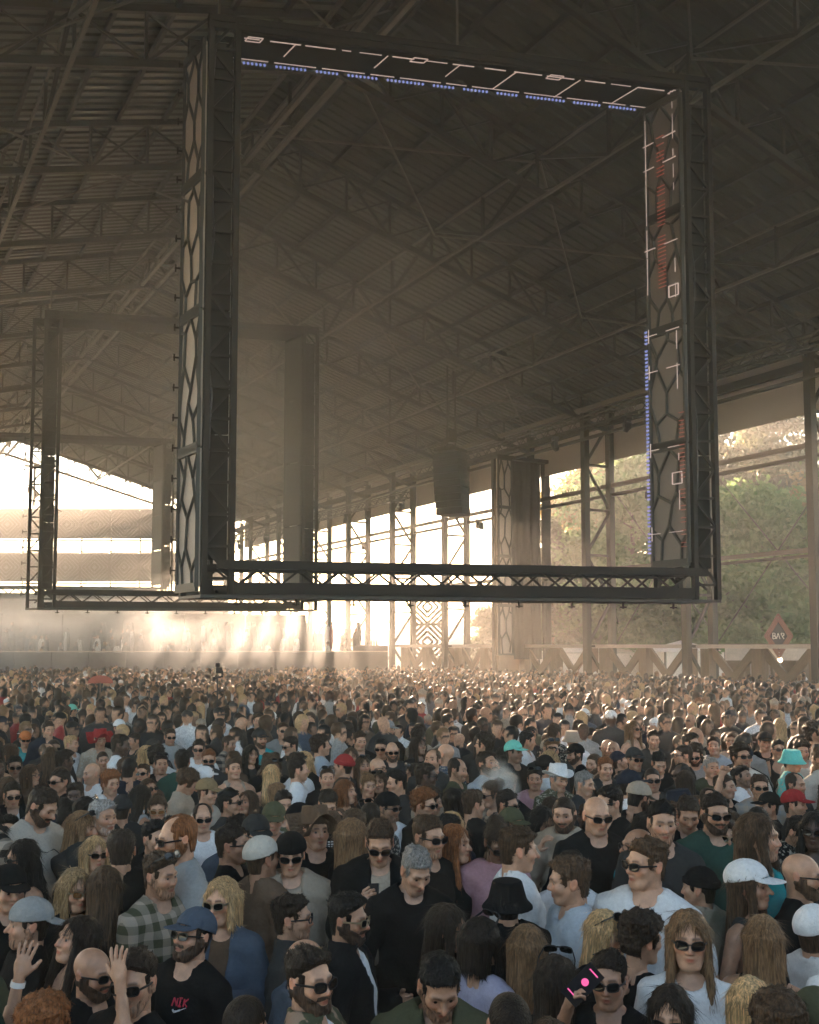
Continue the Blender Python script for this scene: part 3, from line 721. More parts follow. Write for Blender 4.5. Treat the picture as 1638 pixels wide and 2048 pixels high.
# ------------------------------------------------------------------ bar kiosk with diamond sign
bd = 39.0
T = thing('bar_kiosk', 'low timber bar kiosk with pale fascia at the right edge, under the diamond sign', 'kiosk', hall(.353*bd, bd+1.5, 0))
cbox('fascia', 1452, 1700, bd, bd+.15, 2.15, 2.72, 'rail_paint', T); cbox('roof', 1448, 1700, bd+.16, bd+3.5, 2.62, 2.8, 'wood', T); cbox('back_wall', 1456, 1700, bd+3.0, bd+3.2, 0, 2.6, 'wood', T)
for xx in (1454, 1490, 1545, 1595, 1650): cbox('post', xx, xx+7, bd+.2, bd+.4, 0, 2.3, 'wood', T)
cbox('counter', 1500, 1690, bd+.6, bd+1.2, 0, 1.1, 'wood', T); cbox('window_panel', 1500, 1540, bd+.45, bd+.5, 1.15, 2.1, 'pale_panel', T)
sc_ = at(1557, 1272, bd-.6); T = thing('bar_sign', 'copper diamond-shaped sign with the letters BAR above the kiosk', 'sign', sc_)
T.rotation_euler = (0, 0, -YAW); T.scale = (.86, .86, .86)
def diamond(m, hw, hh, w, y):
    pts = [(0, y, hh), (hw, y, 0), (0, y, -hh), (-hw, y, 0)]
    for i in range(4): m.bar(pts[i], pts[(i+1) % 4], .06, w, up=(0, 1, 0))
for k, (hw, hh) in enumerate(((.62, .98), (.53, .84), (.44, .70))):
    m = MB(); diamond(m, hw, hh, .05, -.02); m.build('border', 'sign_copper', T)
m = MB(); m.add([(0, .03, .66), (.41, .03, 0), (0, .03, -.66), (-.41, .03, 0), (0, .08, .66), (.41, .08, 0), (0, .08, -.66), (-.41, .08, 0)], [(3, 2, 1, 0), (4, 5, 6, 7), (0, 1, 5, 4), (1, 2, 6, 5), (2, 3, 7, 6), (3, 0, 4, 7)]); m.build('face', 'sign_dark', T)
def strokes(m, segs, x, s_, y, w): 
    for a, c in segs: m.bar((x+a[0]*s_, y, a[1]*s_), (x+c[0]*s_, y, c[1]*s_), w, .02, up=(0, 1, 0))
LET = {'B': [((0, -.5), (0, .5)), ((0, .5), (.4, .45)), ((.4, .45), (.4, .1)), ((.4, .1), (.05, 0)), ((.05, 0), (.48, -.08)), ((.48, -.08), (.48, -.42)), ((.48, -.42), (0, -.5))],
       'A': [((0, -.5), (.3, .5)), ((.3, .5), (.6, -.5))], 'R': [((0, .1), (0, .5)), ((0, .5), (.45, .45)), ((.45, .45), (.45, .05)), ((.45, .05), (.1, 0)), ((.1, 0), (.45, -.5))],
       'N': [((0, -.5), (0, .5)), ((0, .5), (.5, -.5)), ((.5, -.5), (.5, .5))], 'I': [((.2, -.5), (.2, .5)), ((0, .5), (.4, .5)), ((0, -.5), (.4, -.5))], 'K': [((0, -.5), (0, .5)), ((0, 0), (.45, .5)), ((0, 0), (.45, -.5))]}
for c_, xx in (('B', -.25), ('A', -.09), ('R', .13)):
    m = MB(); strokes(m, LET[c_], xx, .26, .01, .035); m.build('letter', 'sign_letter', T)
m = MB(); m.bar((0, .06, -.98), (0, .06, -1.15), .06, .06); m.build('bracket', 'steel', T)
lp = at(1560, 1320, bd-.55); m = MB(); m.lathe([(.001, -.1), (.07, -.08), (.1, 0), (.07, .08), (.001, .1)], 12)
o = tag(ob('light_bulb', m.mesh('light_bulb', 'bulb', True), None, lp), 'glowing round warm light bulb below the bar sign', 'lamp')

# ------------------------------------------------------------------ trees
def leaves(cent, size, n, spread, r_):
    """n leaf quads around the clump centres (k,3), random orientation"""
    idx = r_.integers(0, len(cent), n); c = cent[idx] + r_.normal(0, 1, (n, 3))*spread
    a = r_.normal(0, 1, (n, 3)); a /= np.linalg.norm(a, axis=1)[:, None]; b_ = np.cross(a, r_.normal(0, 1, (n, 3))); b_ /= np.linalg.norm(b_, axis=1)[:, None]
    s_ = 1.3*size*r_.uniform(.6, 1.3, (n, 1)); V = np.stack([c-a*s_, c+b_*s_*.55, c+a*s_, c-b_*s_*.55], 1).reshape(-1, 3)
    return V, np.arange(4*n).reshape(-1, 4)
def tree(name, label, x, d, ytop, rad, mat, bark='bark', kind='broad', seed=0, trunk=.28, nleaf=14000, lean=0., base=.28, size=.16):
    r_ = np.random.default_rng(seed); u, v = ray(x, ytop); p = hall(u*d, d); Ht = CAMZ+v*d
    T = thing(name, label, 'tree', (p.x, p.y, 0), 'trees outside the open side')
    m = MB(); top = np.array((lean*Ht*.2, lean*Ht*.1, Ht*.93)); tp = [np.array((0, 0, -.1))]
    for k in range(1, 9): tp.append(top*k/8 + np.append(r_.normal(0, .12, 2), 0))
    m.tube(tp, [trunk*(1-.88*k/8) for k in range(9)], 8); ends = []
    nl = 26 if kind == 'broad' else 34
    for i in range(nl):
        f = base+(.95-base)*(i/nl); z0 = top*f; an = r_.uniform(0, 6.28)
        if kind == 'broad': L = rad*math.sin(math.pi*min(.98, .25+.75*(f-base)/(1-base)*.95))*r_.uniform(.6, 1.1); rise = r_.uniform(.15, .7)
        else: L = rad*(1.05-f)*r_.uniform(.6, 1.15)+.3 if kind == 'pine' else rad*r_.uniform(.35, 1.); rise = r_.uniform(-.05, .35)
        e = z0+np.array((math.cos(an)*L, math.sin(an)*L, L*rise)); md = (z0+e)/2+np.array((0, 0, .12*L)); m.tube([z0, md, e], [trunk*.32*(1-f*.6), trunk*.2*(1-f*.6), .02], 5)
        ends += [e, md+(e-md)*.5, md] if kind == 'broad' else [e, md+(e-md)*.6]
        for q in range(2):
            e2 = md+np.array((r_.normal(0, L*.3), r_.normal(0, L*.3), r_.uniform(.05, .4)*L)); m.tube([md, e2], [trunk*.1, .015], 4); ends.append(e2)
    o = m.build('trunk', bark, T, True)
    cent = np.array(ends); ok = r_.random(len(cent)) < (.92 if kind == 'broad' else .8); cent = cent[ok]
    V, F = leaves(cent, size, nleaf, rad*(.16 if kind == 'broad' else .11)*np.array((1, 1, .7)), r_)
    ob('crown', mesh_np('crown', V, [F], mat, False), T)
tree('birch_tree', 'tall pale green tree just left of the big frame\'s right leg', 1262, 58, 880, 4.2, 'leaf_pale', seed=1, nleaf=20000, base=.12)
tree('pine_tree', 'dark young pine beside the draped pillar\'s right edge', 1098, 60, 1005, 2.6, 'leaf_pine', 'bark_pine', 'pine', 2, .2, 9000, base=.15, size=.14)
tree('golden_tree', 'yellowing broad tree between the wall columns right of the pine', 1180, 66, 900, 3.8, 'leaf_gold', seed=3, base=.12, nleaf=17000)
tree('green_tree', 'lush green tree in the wide opening at the right', 1520, 52, 965, 4.0, 'leaf_pale', seed=4, nleaf=20000, base=.08)
tree('scots_pine', 'tall bare-stemmed pine rising to the eave at the upper right', 1560, 64, 775, 4.4, 'leaf_pine', 'bark_pine', 'scots', 5, .3, 9000, base=.52, size=.17)
tree('golden_tree', 'orange-tinged tree at the right edge of the opening', 1640, 58, 905, 3.6, 'leaf_gold', seed=6, nleaf=16000, base=.1)
tree('scots_pine', 'bare-stemmed pine just right of the big frame\'s right leg', 1455, 60, 850, 3.6, 'leaf_pine', 'bark_pine', 'scots', 7, .26, 8000, base=.5, size=.17)
tree('green_tree', 'dark green tree low behind the bar sign', 1590, 56, 1080, 3.6, 'leaf_green', seed=8, nleaf=15000, base=.06)
tree('green_tree', 'dense green tree under the big frame\'s lower right corner', 1400, 62, 1040, 4.0, 'leaf_green', seed=9, nleaf=16000, base=.05)
tree('green_tree', 'low bushy tree behind the barrier below the frame\'s bottom beam', 1290, 60, 1110, 4.0, 'leaf_green', seed=10, nleaf=16000, base=.04)
tree('green_tree', 'low green tree right of the pine under the bottom beam', 1170, 62, 1130, 3.4, 'leaf_green', seed=11, nleaf=13000, base=.04)
tree('pine_tree', 'small pine left of the draped pillar\'s foot', 975, 62, 1205, 1.7, 'leaf_pine', 'bark_pine', 'pine', 12, .16, 6000, base=.1, size=.12)
tree('green_tree', 'tall leafy tree beyond the right edge column', 1720, 54, 840, 4.2, 'leaf_green', seed=13, nleaf=12000, base=.1)
# far wood on the horizon
r_ = np.random.default_rng(30); n = 2600
xs_ = r_.uniform(-85, 85, n); dd = r_.uniform(160, 215, n); cen = np.array([tuple(hall(a, d_, 0)) for a, d_ in zip(xs_, dd)])
hgt = 5.6+1.2*np.sin(xs_*.16)+.7*np.sin(xs_*.5+1)+r_.normal(0, .6, n); cen[:, 2] = hgt*r_.uniform(.15, 1., n)
V, F = leaves(cen, .6, 30000, np.array((1.3, 1.3, .6)), r_)
tag(ob('distant_wood', mesh_np('distant_wood', V, [F], 'leaf_far', False)), 'hazy distant wood along the horizon beyond the open side', 'wood', kind='stuff')
# ------------------------------------------------------------------ people: distance fields -> meshes
def ell(p, c, r):
    q = [(p[i]-c[i])/r[i] for i in range(3)]; k0 = np.sqrt(q[0]**2+q[1]**2+q[2]**2)
    k1 = np.sqrt((q[0]/r[0])**2+(q[1]/r[1])**2+(q[2]/r[2])**2)+1e-6
    return k0*(k0-1)/k1
def rcone(p, a, b, ra, rb):
    ab = [b[i]-a[i] for i in range(3)]; L = sum(v*v for v in ab)+1e-9
    t = np.clip(sum((p[i]-a[i])*ab[i] for i in range(3))/L, 0, 1)
    return np.sqrt(sum((p[i]-a[i]-t*ab[i])**2 for i in range(3))) - (ra+t*(rb-ra))
def smin(a, b, k):
    h = np.clip(.5+.5*(b-a)/k, 0, 1); return b+(a-b)*h-k*h*(1-h)
def smax(a, b, k): return -smin(-a, -b, k)
_lat = np.random.default_rng(3).random((32, 32, 32)).astype(np.float32)
def noise3(x, y, z):
    o = []; f = []
    for v in (x, y, z):
        i = np.floor(v); ff = v-i; f.append(ff*ff*(3-2*ff)); o.append(i.astype(np.int32))
    r_ = 0
    for dx in (0, 1):
        for dy in (0, 1):
            for dz in (0, 1):
                w_ = (f[0] if dx else 1-f[0])*(f[1] if dy else 1-f[1])*(f[2] if dz else 1-f[2])
                r_ = r_+w_*_lat[(o[0]+dx) & 31, (o[1]+dy) & 31, (o[2]+dz) & 31]
    return r_*2-1
def axis(*seg):
    """(lo, hi, step), ... contiguous"""
    out = [np.arange(lo, hi-st*.25, st) for lo, hi, st in seg]; return np.concatenate(out+[[seg[-1][1]]]).astype(np.float32)
def grid(xs, ys, zs): return np.meshgrid(xs, ys, zs, indexing='ij')
_E = [(a, b) for a in np.ndindex(2, 2, 2) for b in np.ndindex(2, 2, 2) if sum(b)-sum(a) == 1 and all(b[i] >= a[i] for i in range(3))]
def snet(d, xs, ys, zs):
    s = d < 0; c = np.zeros(tuple(k-1 for k in d.shape), np.int8)
    for o in np.ndindex(2, 2, 2): c += s[o[0]:d.shape[0]-1+o[0], o[1]:d.shape[1]-1+o[1], o[2]:d.shape[2]-1+o[2]]
    act = (c > 0) & (c < 8); I, J, K = np.nonzero(act); idx = -np.ones(c.shape, np.int32); idx[act] = np.arange(len(I))
    acc = np.zeros((len(I), 3)); num = np.zeros(len(I))
    for a, b in _E:
        d1 = d[I+a[0], J+a[1], K+a[2]]; d2 = d[I+b[0], J+b[1], K+b[2]]; m = (d1 < 0) != (d2 < 0)
        t = d1/(d1-d2+1e-12*(d1 == d2)); t = np.where(m, t, 0)
        for i in range(3): acc[:, i] += np.where(m, a[i]+(b[i]-a[i])*t, 0)
        num += m
    acc /= num[:, None]; acc += np.stack([I, J, K], 1)
    V = np.stack([np.interp(acc[:, i], np.arange(len(g)), g) for i, g in enumerate((xs, ys, zs))], 1)
    Q = []
    for ax in range(3):
        sl0 = [slice(1, -1)]*3; sl1 = [slice(1, -1)]*3; sl0[ax] = slice(0, -1); sl1[ax] = slice(1, None)
        lo = s[tuple(sl0)]; hi = s[tuple(sl1)]; e = np.array(np.nonzero(lo != hi))
        flip = ~lo[tuple(e)]; ijk = [e[i]+(0 if i == ax else 1) for i in range(3)]
        u, v = (ax+1) % 3, (ax+2) % 3; q = []
        for du, dv in ((-1, -1), (0, -1), (0, 0), (-1, 0)):
            cc = [ijk[0], ijk[1], ijk[2]]; cc[u] = cc[u]+du; cc[v] = cc[v]+dv; q.append(idx[tuple(cc)])
        q = np.stack(q, 1); q[flip] = q[flip][:, ::-1]; Q.append(q)
    Q = np.concatenate(Q); return V, Q[(Q >= 0).all(1)]

# ---- head in its own frame: origin between the eyes' height, face towards -Y, crown at +0.118, chin at -0.115
def head_sdf(p, fem=False, mv=(0, 0, 0, 0)):
    x, y, z = p; ax = np.abs(x); q = (ax, y, z)
    jw, ns, ck, br = mv
    d = ell(p, (0, .014, .030), (.076, .098, .088))
    d = smin(d, ell(p, (0, -.028, -.038), (.058+jw, .066, .078)), .035)
    d = smin(d, rcone(q, (.0, -.072, -.100), (.020, -.066, -.096), .017, .015), .03)
    d = smin(d, rcone(q, (.052+jw, .0, -.045), (.028, -.055, -.095), .018 if not fem else .013, .014), .03)
    d = smin(d, ell(q, (.040, -.060, -.018+ck), (.026, .026, .024)), .025)
    d = smin(d, rcone(q, (.008, -.086, .026), (.044, -.074, .024), .011+br, .010), .016)
    d = smax(d, -ell(q, (.031, -.103, .004), (.019, .020, .012)), .014)
    d = smin(d, rcone(p, (0, -.088, .012), (0, -.110-ns, -.026), .008, .012), .010)
    d = smin(d, ell(q, (.012, -.094, -.030), (.009, .012, .008)), .008)
    d = smin(d, ell(p, (0, -.087, -.0555), (.023, .013, .006)), .007)
    d = smin(d, ell(p, (0, -.086, -.0685), (.019, .013, .007)), .007)
    d = smax(d, -ell(p, (0, -.101, -.062), (.024, .008, .0022)), .004)
    e = ell((ax, y-.25*z, z), (.081, .016, -.004), (.009, .020, .033)); e = smax(e, -ell((ax, y-.25*z, z), (.091, .014, .0), (.008, .011, .02)), .006)
    return smin(d, e, .010)
def rotm(yaw, pitch, roll=0.): return np.array(Matrix.Rotation(yaw, 3, 'Z') @ Matrix.Rotation(pitch, 3, 'X') @ Matrix.Rotation(roll, 3, 'Y'))
# ---- hands: wrist at the origin, fingers along +Z, thumb on +X, palm faces +Y
_hands = {}
def hand(kind):
    if kind in _hands: return _hands[kind]
    curl = {'open': (.12, .15, .15), 'relax': (.45, .5, .4), 'grip': (.75, .85, .7), 'fist': (1.3, 1.5, .9)}[kind]; fan = .13 if kind == 'open' else .03
    xs, ys, zs = axis((-.09, .10, .0045)), axis((-.045, .115, .0045)), axis((-.05, .205, .0045)); p = grid(xs, ys, zs)
    d = rcone(p, (0, 0, -.06), (0, 0, .02), .027, .026)
    d = smin(d, ell(p, (0, 0, .052), (.042, .017, .052)), .02)
    for i, (fx, L, r0) in enumerate(((.031, .072, .0088), (.011, .080, .0090), (-.010, .074, .0088), (-.030, .060, .0078))):
        a = np.array((fx, .0, .088)); an = 0.
        for sgi, fr in enumerate((.45, .31, .24)):
            an += curl[sgi]*(1+.06*i); dirv = np.array((math.sin(fan*(1.3-i)), math.sin(an), math.cos(an))); b_ = a+dirv*L*fr
            d = smin(d, rcone(p, a, b_, r0*(1-.06*sgi), r0*(1-.08*(sgi+1))), .006); a = b_
    c2 = 0 if kind == 'open' else .5; a = np.array((.028, .004, .022)); b_ = a+np.array((.030, .008+.012*c2, .032)); e = b_+np.array((.016-.02*c2, .008+.02*c2, .03-.006*c2))
    d = smin(d, rcone(p, a, b_, .014, .0115), .012); d = smin(d, rcone(p, b_, e, .0105, .0085), .006)
    _hands[kind] = snet(d, xs, ys, zs); return _hands[kind]

# ---- bodies, 1.775 m tall, facing -Y
ARM = {'down': ((.285, .035, 1.13), (.285, -.07, .89), 'relax', (0, -1, 0), (-1, 0, 0)),
       'cup': ((.265, -.02, 1.13), (.15, -.25, 1.20), 'grip', (0, 0, 1), None),
       'phone': ((.235, -.11, 1.17), (.115, -.33, 1.36), 'grip', (0, 0, 1), None),
       'up': ((.30, -.15, 1.55), (.25, -.17, 1.80), 'open', (-1, 0, 0), (0, -1, 0)),
       'fist': ((.33, -.10, 1.56), (.28, -.16, 1.81), 'fist', (-1, 0, 0), (0, -1, 0)),
       'view': ((.24, -.18, 1.38), (.12, -.36, 1.66), 'grip', (-.25, -.2, 1), None),
       'chin': ((.22, -.16, 1.17), (.09, -.20, 1.42), 'relax', (-.5, -.8, 0), None)}
class Body: pass
BODIES = {}
POSE = {'st': ('down', 'down', 0, 0), 'tl': ('down', 'down', 32, 2), 'tr': ('down', 'down', -32, 0), 'dn': ('down', 'down', 8, 27), 'upl': ('down', 'down', -6, -12),
        'cupR': ('cup', 'down', 6, 4), 'cupL': ('down', 'cup', -10, 4), 'upR': ('up', 'down', 0, -4), 'fist': ('fist', 'down', 10, 0), 'up2': ('up', 'up', 0, -4), 'phone': ('phone', 'down', 0, 22),
        'st2': ('down', 'down', -7, 5), 'st3': ('down', 'down', 9, -2), 'st4': ('down', 'down', 0, 7),
        'view': ('view', 'down', 0, 0), 'chin': ('chin', 'down', 18, 6)}          # (right arm, left arm, head yaw, head pitch)
def torso_parts(p, fem):
    ax = np.abs(p[0]); q = (ax, p[1], p[2])
    if fem:
        d = ell(p, (0, .005, .94), (.165, .115, .14)); d = smin(d, ell(p, (0, .0, 1.12), (.122, .09, .16)), .08)
        d = smin(d, ell(p, (0, .005, 1.30), (.143, .095, .15)), .07); d = smin(d, ell(q, (.07, -.075, 1.265), (.062, .058, .062)), .04)
        d = smin(d, rcone(q, (0, .015, 1.415), (.145, .012, 1.405), .06, .05), .05); d = smin(d, rcone(q, (0, .02, 1.49), (.12, .015, 1.43), .045, .035), .04)
    else:
        d = ell(p, (0, .005, .95), (.165, .112, .14)); d = smin(d, ell(p, (0, -.005, 1.11), (.148, .108, .16)), .08)
        d = smin(d, ell(p, (0, .0, 1.30), (.178, .118, .165)), .07); d = smin(d, rcone(q, (0, .015, 1.43), (.175, .012, 1.415), .068, .062), .05)
        d = smin(d, rcone(q, (0, .025, 1.52), (.14, .015, 1.445), .055, .045), .05)
    return d
def arm_parts(p, pose, fem, cut=1.0):
    """distance to both arms; cut < 1 keeps only the part towards the shoulder"""
    out = None; k = .86 if fem else 1.
    for sgn, nm in ((-1, pose[0]), (1, pose[1])):
        e, w_ = ARM[nm][:2]; S = (sgn*(.165 if fem else .203), .012, 1.405); E = (sgn*e[0]*(.92 if fem else 1), e[1], e[2]); Wp = (sgn*w_[0]*(.92 if fem else 1), w_[1], w_[2])
        if cut <= .5:
            Ec = tuple(S[i]+(E[i]-S[i])*cut*2 for i in range(3)); d = rcone(p, S, Ec, .058*k, (.058-.014*cut*2)*k)
        else:
            c2 = (cut-.5)*2; Wc = tuple(E[i]+(Wp[i]-E[i])*c2 for i in range(3)); d = smin(rcone(p, S, E, .058*k, .044*k), rcone(p, E, Wc, .044*k, (.044-.016*c2)*k), .03)
        out = d if out is None else np.minimum(out, d)
    return out
def make_body(fem, pose_name, mv):
    B = Body(); pose = POSE[pose_name]; B.pose = pose; B.fem = fem
    Rm = rotm(R(pose[2]), R(pose[3])); piv = np.array((0, .02, 1.53)); B.HM = Matrix(Rm.tolist()).to_4x4(); hc = piv + Rm @ np.array((0, -.012, .127)); B.HM.translation = hc
    up = 'up' in pose[:2] or 'fist' in pose[:2] or 'view' in pose[:2]
    zt = 1.9 if up else 1.56; cx, cyy = hc[0], hc[1]
    xs, ys, zs = axis((-.42, .42, .026)), axis((-.44, .22, .026)), axis((-.02, .8, .09), (.8, zt, .028)); p = grid(xs, ys, zs); q = (np.abs(p[0]), p[1], p[2])
    d = torso_parts(p, fem); d = smin(d, arm_parts(p, pose, fem), .025)
    lg = smin(rcone(q, (.09, .0, .92), (.10, -.01, .5), .09, .06), rcone(q, (.10, -.01, .5), (.105, .015, .09), .058, .042), .03); lg = smin(lg, rcone(q, (.105, .03, .045), (.12, -.14, .035), .045, .036), .03)
    d = smin(d, lg, .04); nb_ = tuple(hc+Rm @ np.array((0, .028, -.055))); d = smin(d, rcone(p, tuple((np.array(nb_)+np.array((0, .028, 1.44)))/2), (0, .028, 1.44), .046 if fem else .054, .052 if fem else .061), .03)
    V0, Q0 = snet(d, xs, ys, zs)
    xs, ys, zs = axis((cx-.105, cx+.105, .0058)), axis((cyy-.145, cyy+.14, .0060)), axis((1.41, 1.82, .0057)); ps = grid(xs, ys, zs)
    loc = np.stack([a.ravel()-h for a, h in zip(ps, hc)], 0).astype(np.float32); loc = (Rm.T.astype(np.float32) @ loc); hp = [a.reshape(ps[0].shape) for a in loc]
    hd = head_sdf(hp, fem, mv); nk = rcone(ps, nb_, (0, .028, 1.44), .050 if fem else .058, .055 if fem else .064)
    V1, Q1 = snet(np.maximum(smin(hd, nk, .022), 1.425-ps[2]), xs, ys, zs)
    V = np.concatenate([V0, V1]); Q = np.concatenate([Q0, Q1+len(V0)])
    Vs = [V]; Qs = [Q]; n = len(V); B.grip = []
    for sgn, nm in ((-1, pose[0]), (1, pose[1])):
        e, w_, hk, xd, yd = ARM[nm]; kx = .92 if fem else 1; E = np.array((sgn*e[0]*kx, e[1], e[2])); Wp = np.array((sgn*w_[0]*kx, w_[1], w_[2]))
        zd = (Wp-E)/np.linalg.norm(Wp-E); xd = np.array((xd[0]*sgn if nm != 'down' else 0, xd[1], xd[2]), float)
        if nm in ('up', 'fist'): zd = zd*.5+np.array((-sgn*.15, -.1, .9)); zd /= np.linalg.norm(zd); xd = np.array((-sgn, -.15, 0.))
        xd = xd-zd*(xd@zd); xd /= np.linalg.norm(xd); yv = np.cross(zd, xd)
        want = np.array((-sgn, -.2, 0)) if yd is None else np.array((yd[0]*sgn, yd[1], yd[2]), float)
        if yv@want < 0: yv = -yv
        hs = .9 if fem else 1.; M3 = np.stack([xd, yv, zd], 1); hv, hq = hand(hk); Vh = (hv*hs) @ M3.T + Wp
        if np.linalg.det(M3) < 0: hq = hq[:, ::-1]
        Vs.append(Vh); Qs.append(hq+n); n += len(Vh)
        g = Matrix(M3.tolist()).to_4x4(); g.translation = Wp + M3 @ np.array((0, .040, .082))*hs; B.grip.append(g)
    V = np.concatenate(Vs); Q = np.concatenate(Qs)
    B.me = mesh_np('person', V, [Q], 'skin')
    hv = (V-hc) @ Rm; x, y, z = np.abs(hv[:, 0]), hv[:, 1], hv[:, 2]; tint = np.zeros((len(V), 4), np.float32); tint[:, 3] = 1
    front = y < -.055; nearh = np.linalg.norm(hv, axis=1) < .17
    lip = np.clip(1.4-np.abs(z+.062)/.0085, 0, 1)*np.clip(1.5-x/.019, 0, 1)*front*nearh; brow = np.clip(1.5-np.abs(z-.029+.1*np.abs(x-.03))/.0055, 0, 1)*np.clip((x-.007)/.006, 0, 1)*np.clip((.050-x)/.008, 0, 1)*(y < -.05)*nearh
    stub = 0 if fem else .16*np.clip((-.030-z)/.02, 0, 1)*np.clip((z+.155)/.02, 0, 1)*(y < .02)*nearh
    sock_shade = .30*np.clip(1.3-((x-.031)/.018)**2-((z-.004)/.010)**2, 0, 1)*(y < -.05)*nearh  # eye-socket shade painted into the skin colour for relief
    red = np.clip(1.2-((x-.040)/.028)**2-((z+.02)/.026)**2, 0, 1)*.5*front*nearh + np.clip(1.2-(x/.016)**2-((z+.028)/.016)**2, 0, 1)*.7*(y < -.085)*nearh + .6*(x > .078)*nearh
    tint[:, 0] = lip; tint[:, 1] = np.clip(brow*.85+stub+sock_shade, 0, 1); tint[:, 2] = np.clip(red, 0, 1)
    B.me.attributes.new('tint', 'FLOAT_COLOR', 'POINT').data.foreach_set('color', tint.ravel())
    B.shirts = {}; B.R = Rm; B.hc = hc; B.key = (fem, pose_name)
    return B
def body(fem, pose):
    k = (fem, pose)
    if k not in BODIES:
        r_ = random.Random(str(k)); BODIES[k] = make_body(fem, pose, (r_.uniform(-.007, .007) - (.003 if fem else 0), r_.uniform(-.006, .009), r_.uniform(-.008, .008), r_.uniform(-.003, .004) - (.003 if fem else 0)))
    return BODIES[k]
def shirt(B, style, seed=0):
    k = style
    if k in B.shirts: return B.shirts[k]
    up = any(a in ('up', 'fist', 'view') for a in B.pose[:2]); st = .021
    xs, ys, zs = axis((-.42, .42, st)), axis((-.44 if style in ('long', 'hood', 'jack') else -.28, .2, st)), axis((.80, 1.72 if up else 1.62, st)); p = grid(xs, ys, zs); x, y, z = p
    off = {'tee': .017, 'tank': .010, 'long': .022, 'hood': .030, 'jack': .032}[style]; cut = {'tee': .42, 'tank': .0, 'long': .97, 'hood': .95, 'jack': .95}[style]
    d = torso_parts(p, B.fem)
    if not B.fem or style in ('hood', 'jack'): d = smin(d, ell(p, (0, .0, 1.05), (.165, .118, .26)), .1)
    if style != 'tank': d = smin(d, arm_parts(p, B.pose, B.fem, cut)-.006, .018)
    fold = noise3(x*8+3, y*8, z*13+x*9)*.015 + noise3(x*18, y*18+5, z*32+x*26)*.0065 + .004*np.sin(z*38+x*25+4*noise3(x*5, y*5, z*5))*np.clip((1.3-z)*4, 0, 1)
    d = d-off+fold
    hole = rcone(p, (0, .022, 1.45 if style != 'hood' else 1.46), (0, -.01, 1.75), .060 if style in ('tee', 'long') else .058, .12)
    if style == 'tank': hole = np.minimum(hole, ell(p, (0, -.09, 1.44), (.095, .10, .085))); hole = np.minimum(hole, .118-np.abs(x)+0*z + np.clip(1.33-z, 0, 1)*.6)
    if style in ('tee', 'long'): hole = np.minimum(hole, ell(p, (0, -.055, 1.495), (.064, .055, .042)))
    if style == 'hood': d = smin(d, np.sqrt((np.sqrt((x/1.15)**2+(y-.025)**2)-.085)**2+(z-1.475+.25*(y-.02)+.0)**2)-.030+fold*1.5, .03)
    if style == 'jack':
        d = smin(d, smax(np.abs(np.sqrt(x**2+(y-.02)**2)-.078-.5*(z-1.5))-.008, np.abs(z-1.50+.3*(y-.02))-.035, .01), .02)
        hole = np.minimum(hole, np.maximum(np.abs(x-.008)-(.035+.10*np.clip((z-1.0)*1.1, 0, 1)*(1.5-np.clip(z, 0, 1.5)+.35)), y+.02))
    d = smax(d, -hole, .006); d = np.maximum(d, .835-z)
    V, Q = snet(d, xs, ys, zs)
    B.shirts[k] = [V, Q, {}]
    return B.shirts[k]
def shirt_mesh(B, style, mat):
    s = shirt(B, style)
    if mat not in s[2]: s[2][mat] = mesh_np({'tee': 'tshirt', 'tank': 'tank_top', 'long': 'sweater', 'hood': 'hoodie', 'jack': 'jacket'}[style], s[0], [s[1]], mat)
    return s[2][mat]
_tr = {}
def trousers(fem):
    if fem not in _tr:
        xs, ys, zs = axis((-.24, .24, .02)), axis((-.24, .18, .02)), axis((-.0, 1.02, .03)); p = grid(xs, ys, zs); q = (np.abs(p[0]), p[1], p[2])
        d = ell(p, (0, .005, .95), (.168, .116, .14)); d = smin(d, smin(rcone(q, (.09, .0, .92), (.10, -.01, .5), .092, .066), rcone(q, (.10, -.01, .5), (.105, .015, .09), .064, .055), .03), .04)
        d = smin(d, rcone(q, (.105, .03, .05), (.12, -.14, .04), .05, .042), .03)-.012; d = np.maximum(np.maximum(d, p[2]-.99), .004-p[2]); V, Q = snet(d, xs, ys, zs); _tr[fem] = mesh_np('trousers', V, [Q], 'cloth')
    return _tr[fem]

# ---- hair, hats, beards, glasses in the head frame
HAIR = {}
def strands(V, Q, n, L, r_, flow, lift=.35, wd=.0011, jt=.35):
    f = Q[r_.integers(0, len(Q), n)]; a, b_, c = V[f[:, 0]], V[f[:, 1]], V[f[:, 2]]; nr = np.cross(b_-a, c-a); nr /= np.linalg.norm(nr, axis=1)[:, None]+1e-9
    base = (a+c)/2 - nr*.002; fl = flow(base); fl = fl-nr*np.sum(fl*nr, 1)[:, None]; fl /= np.linalg.norm(fl, axis=1)[:, None]+1e-9
    jit = r_.normal(0, jt, (n, 3)); d1 = fl+nr*lift*r_.uniform(.1, 1.4, (n, 1))+jit*.5; d1 /= np.linalg.norm(d1, axis=1)[:, None]; ln = L*r_.uniform(.4, 1.2, (n, 1))
    m = base+d1*ln*.5; e = m+(d1*.6+fl*.5+jit*.3)*ln*.5; sd = np.cross(d1, nr+.2*jit); sd /= np.linalg.norm(sd, axis=1)[:, None]+1e-9; w_ = wd
    Vs = np.stack([base-sd*w_, base+sd*w_, m+sd*w_*.9, m-sd*w_*.9, e], 1).reshape(-1, 3); o = np.arange(n)[:, None]*5
    return Vs, o+np.array([[0, 1, 2, 3]]), o+np.array([[3, 2, 4]])
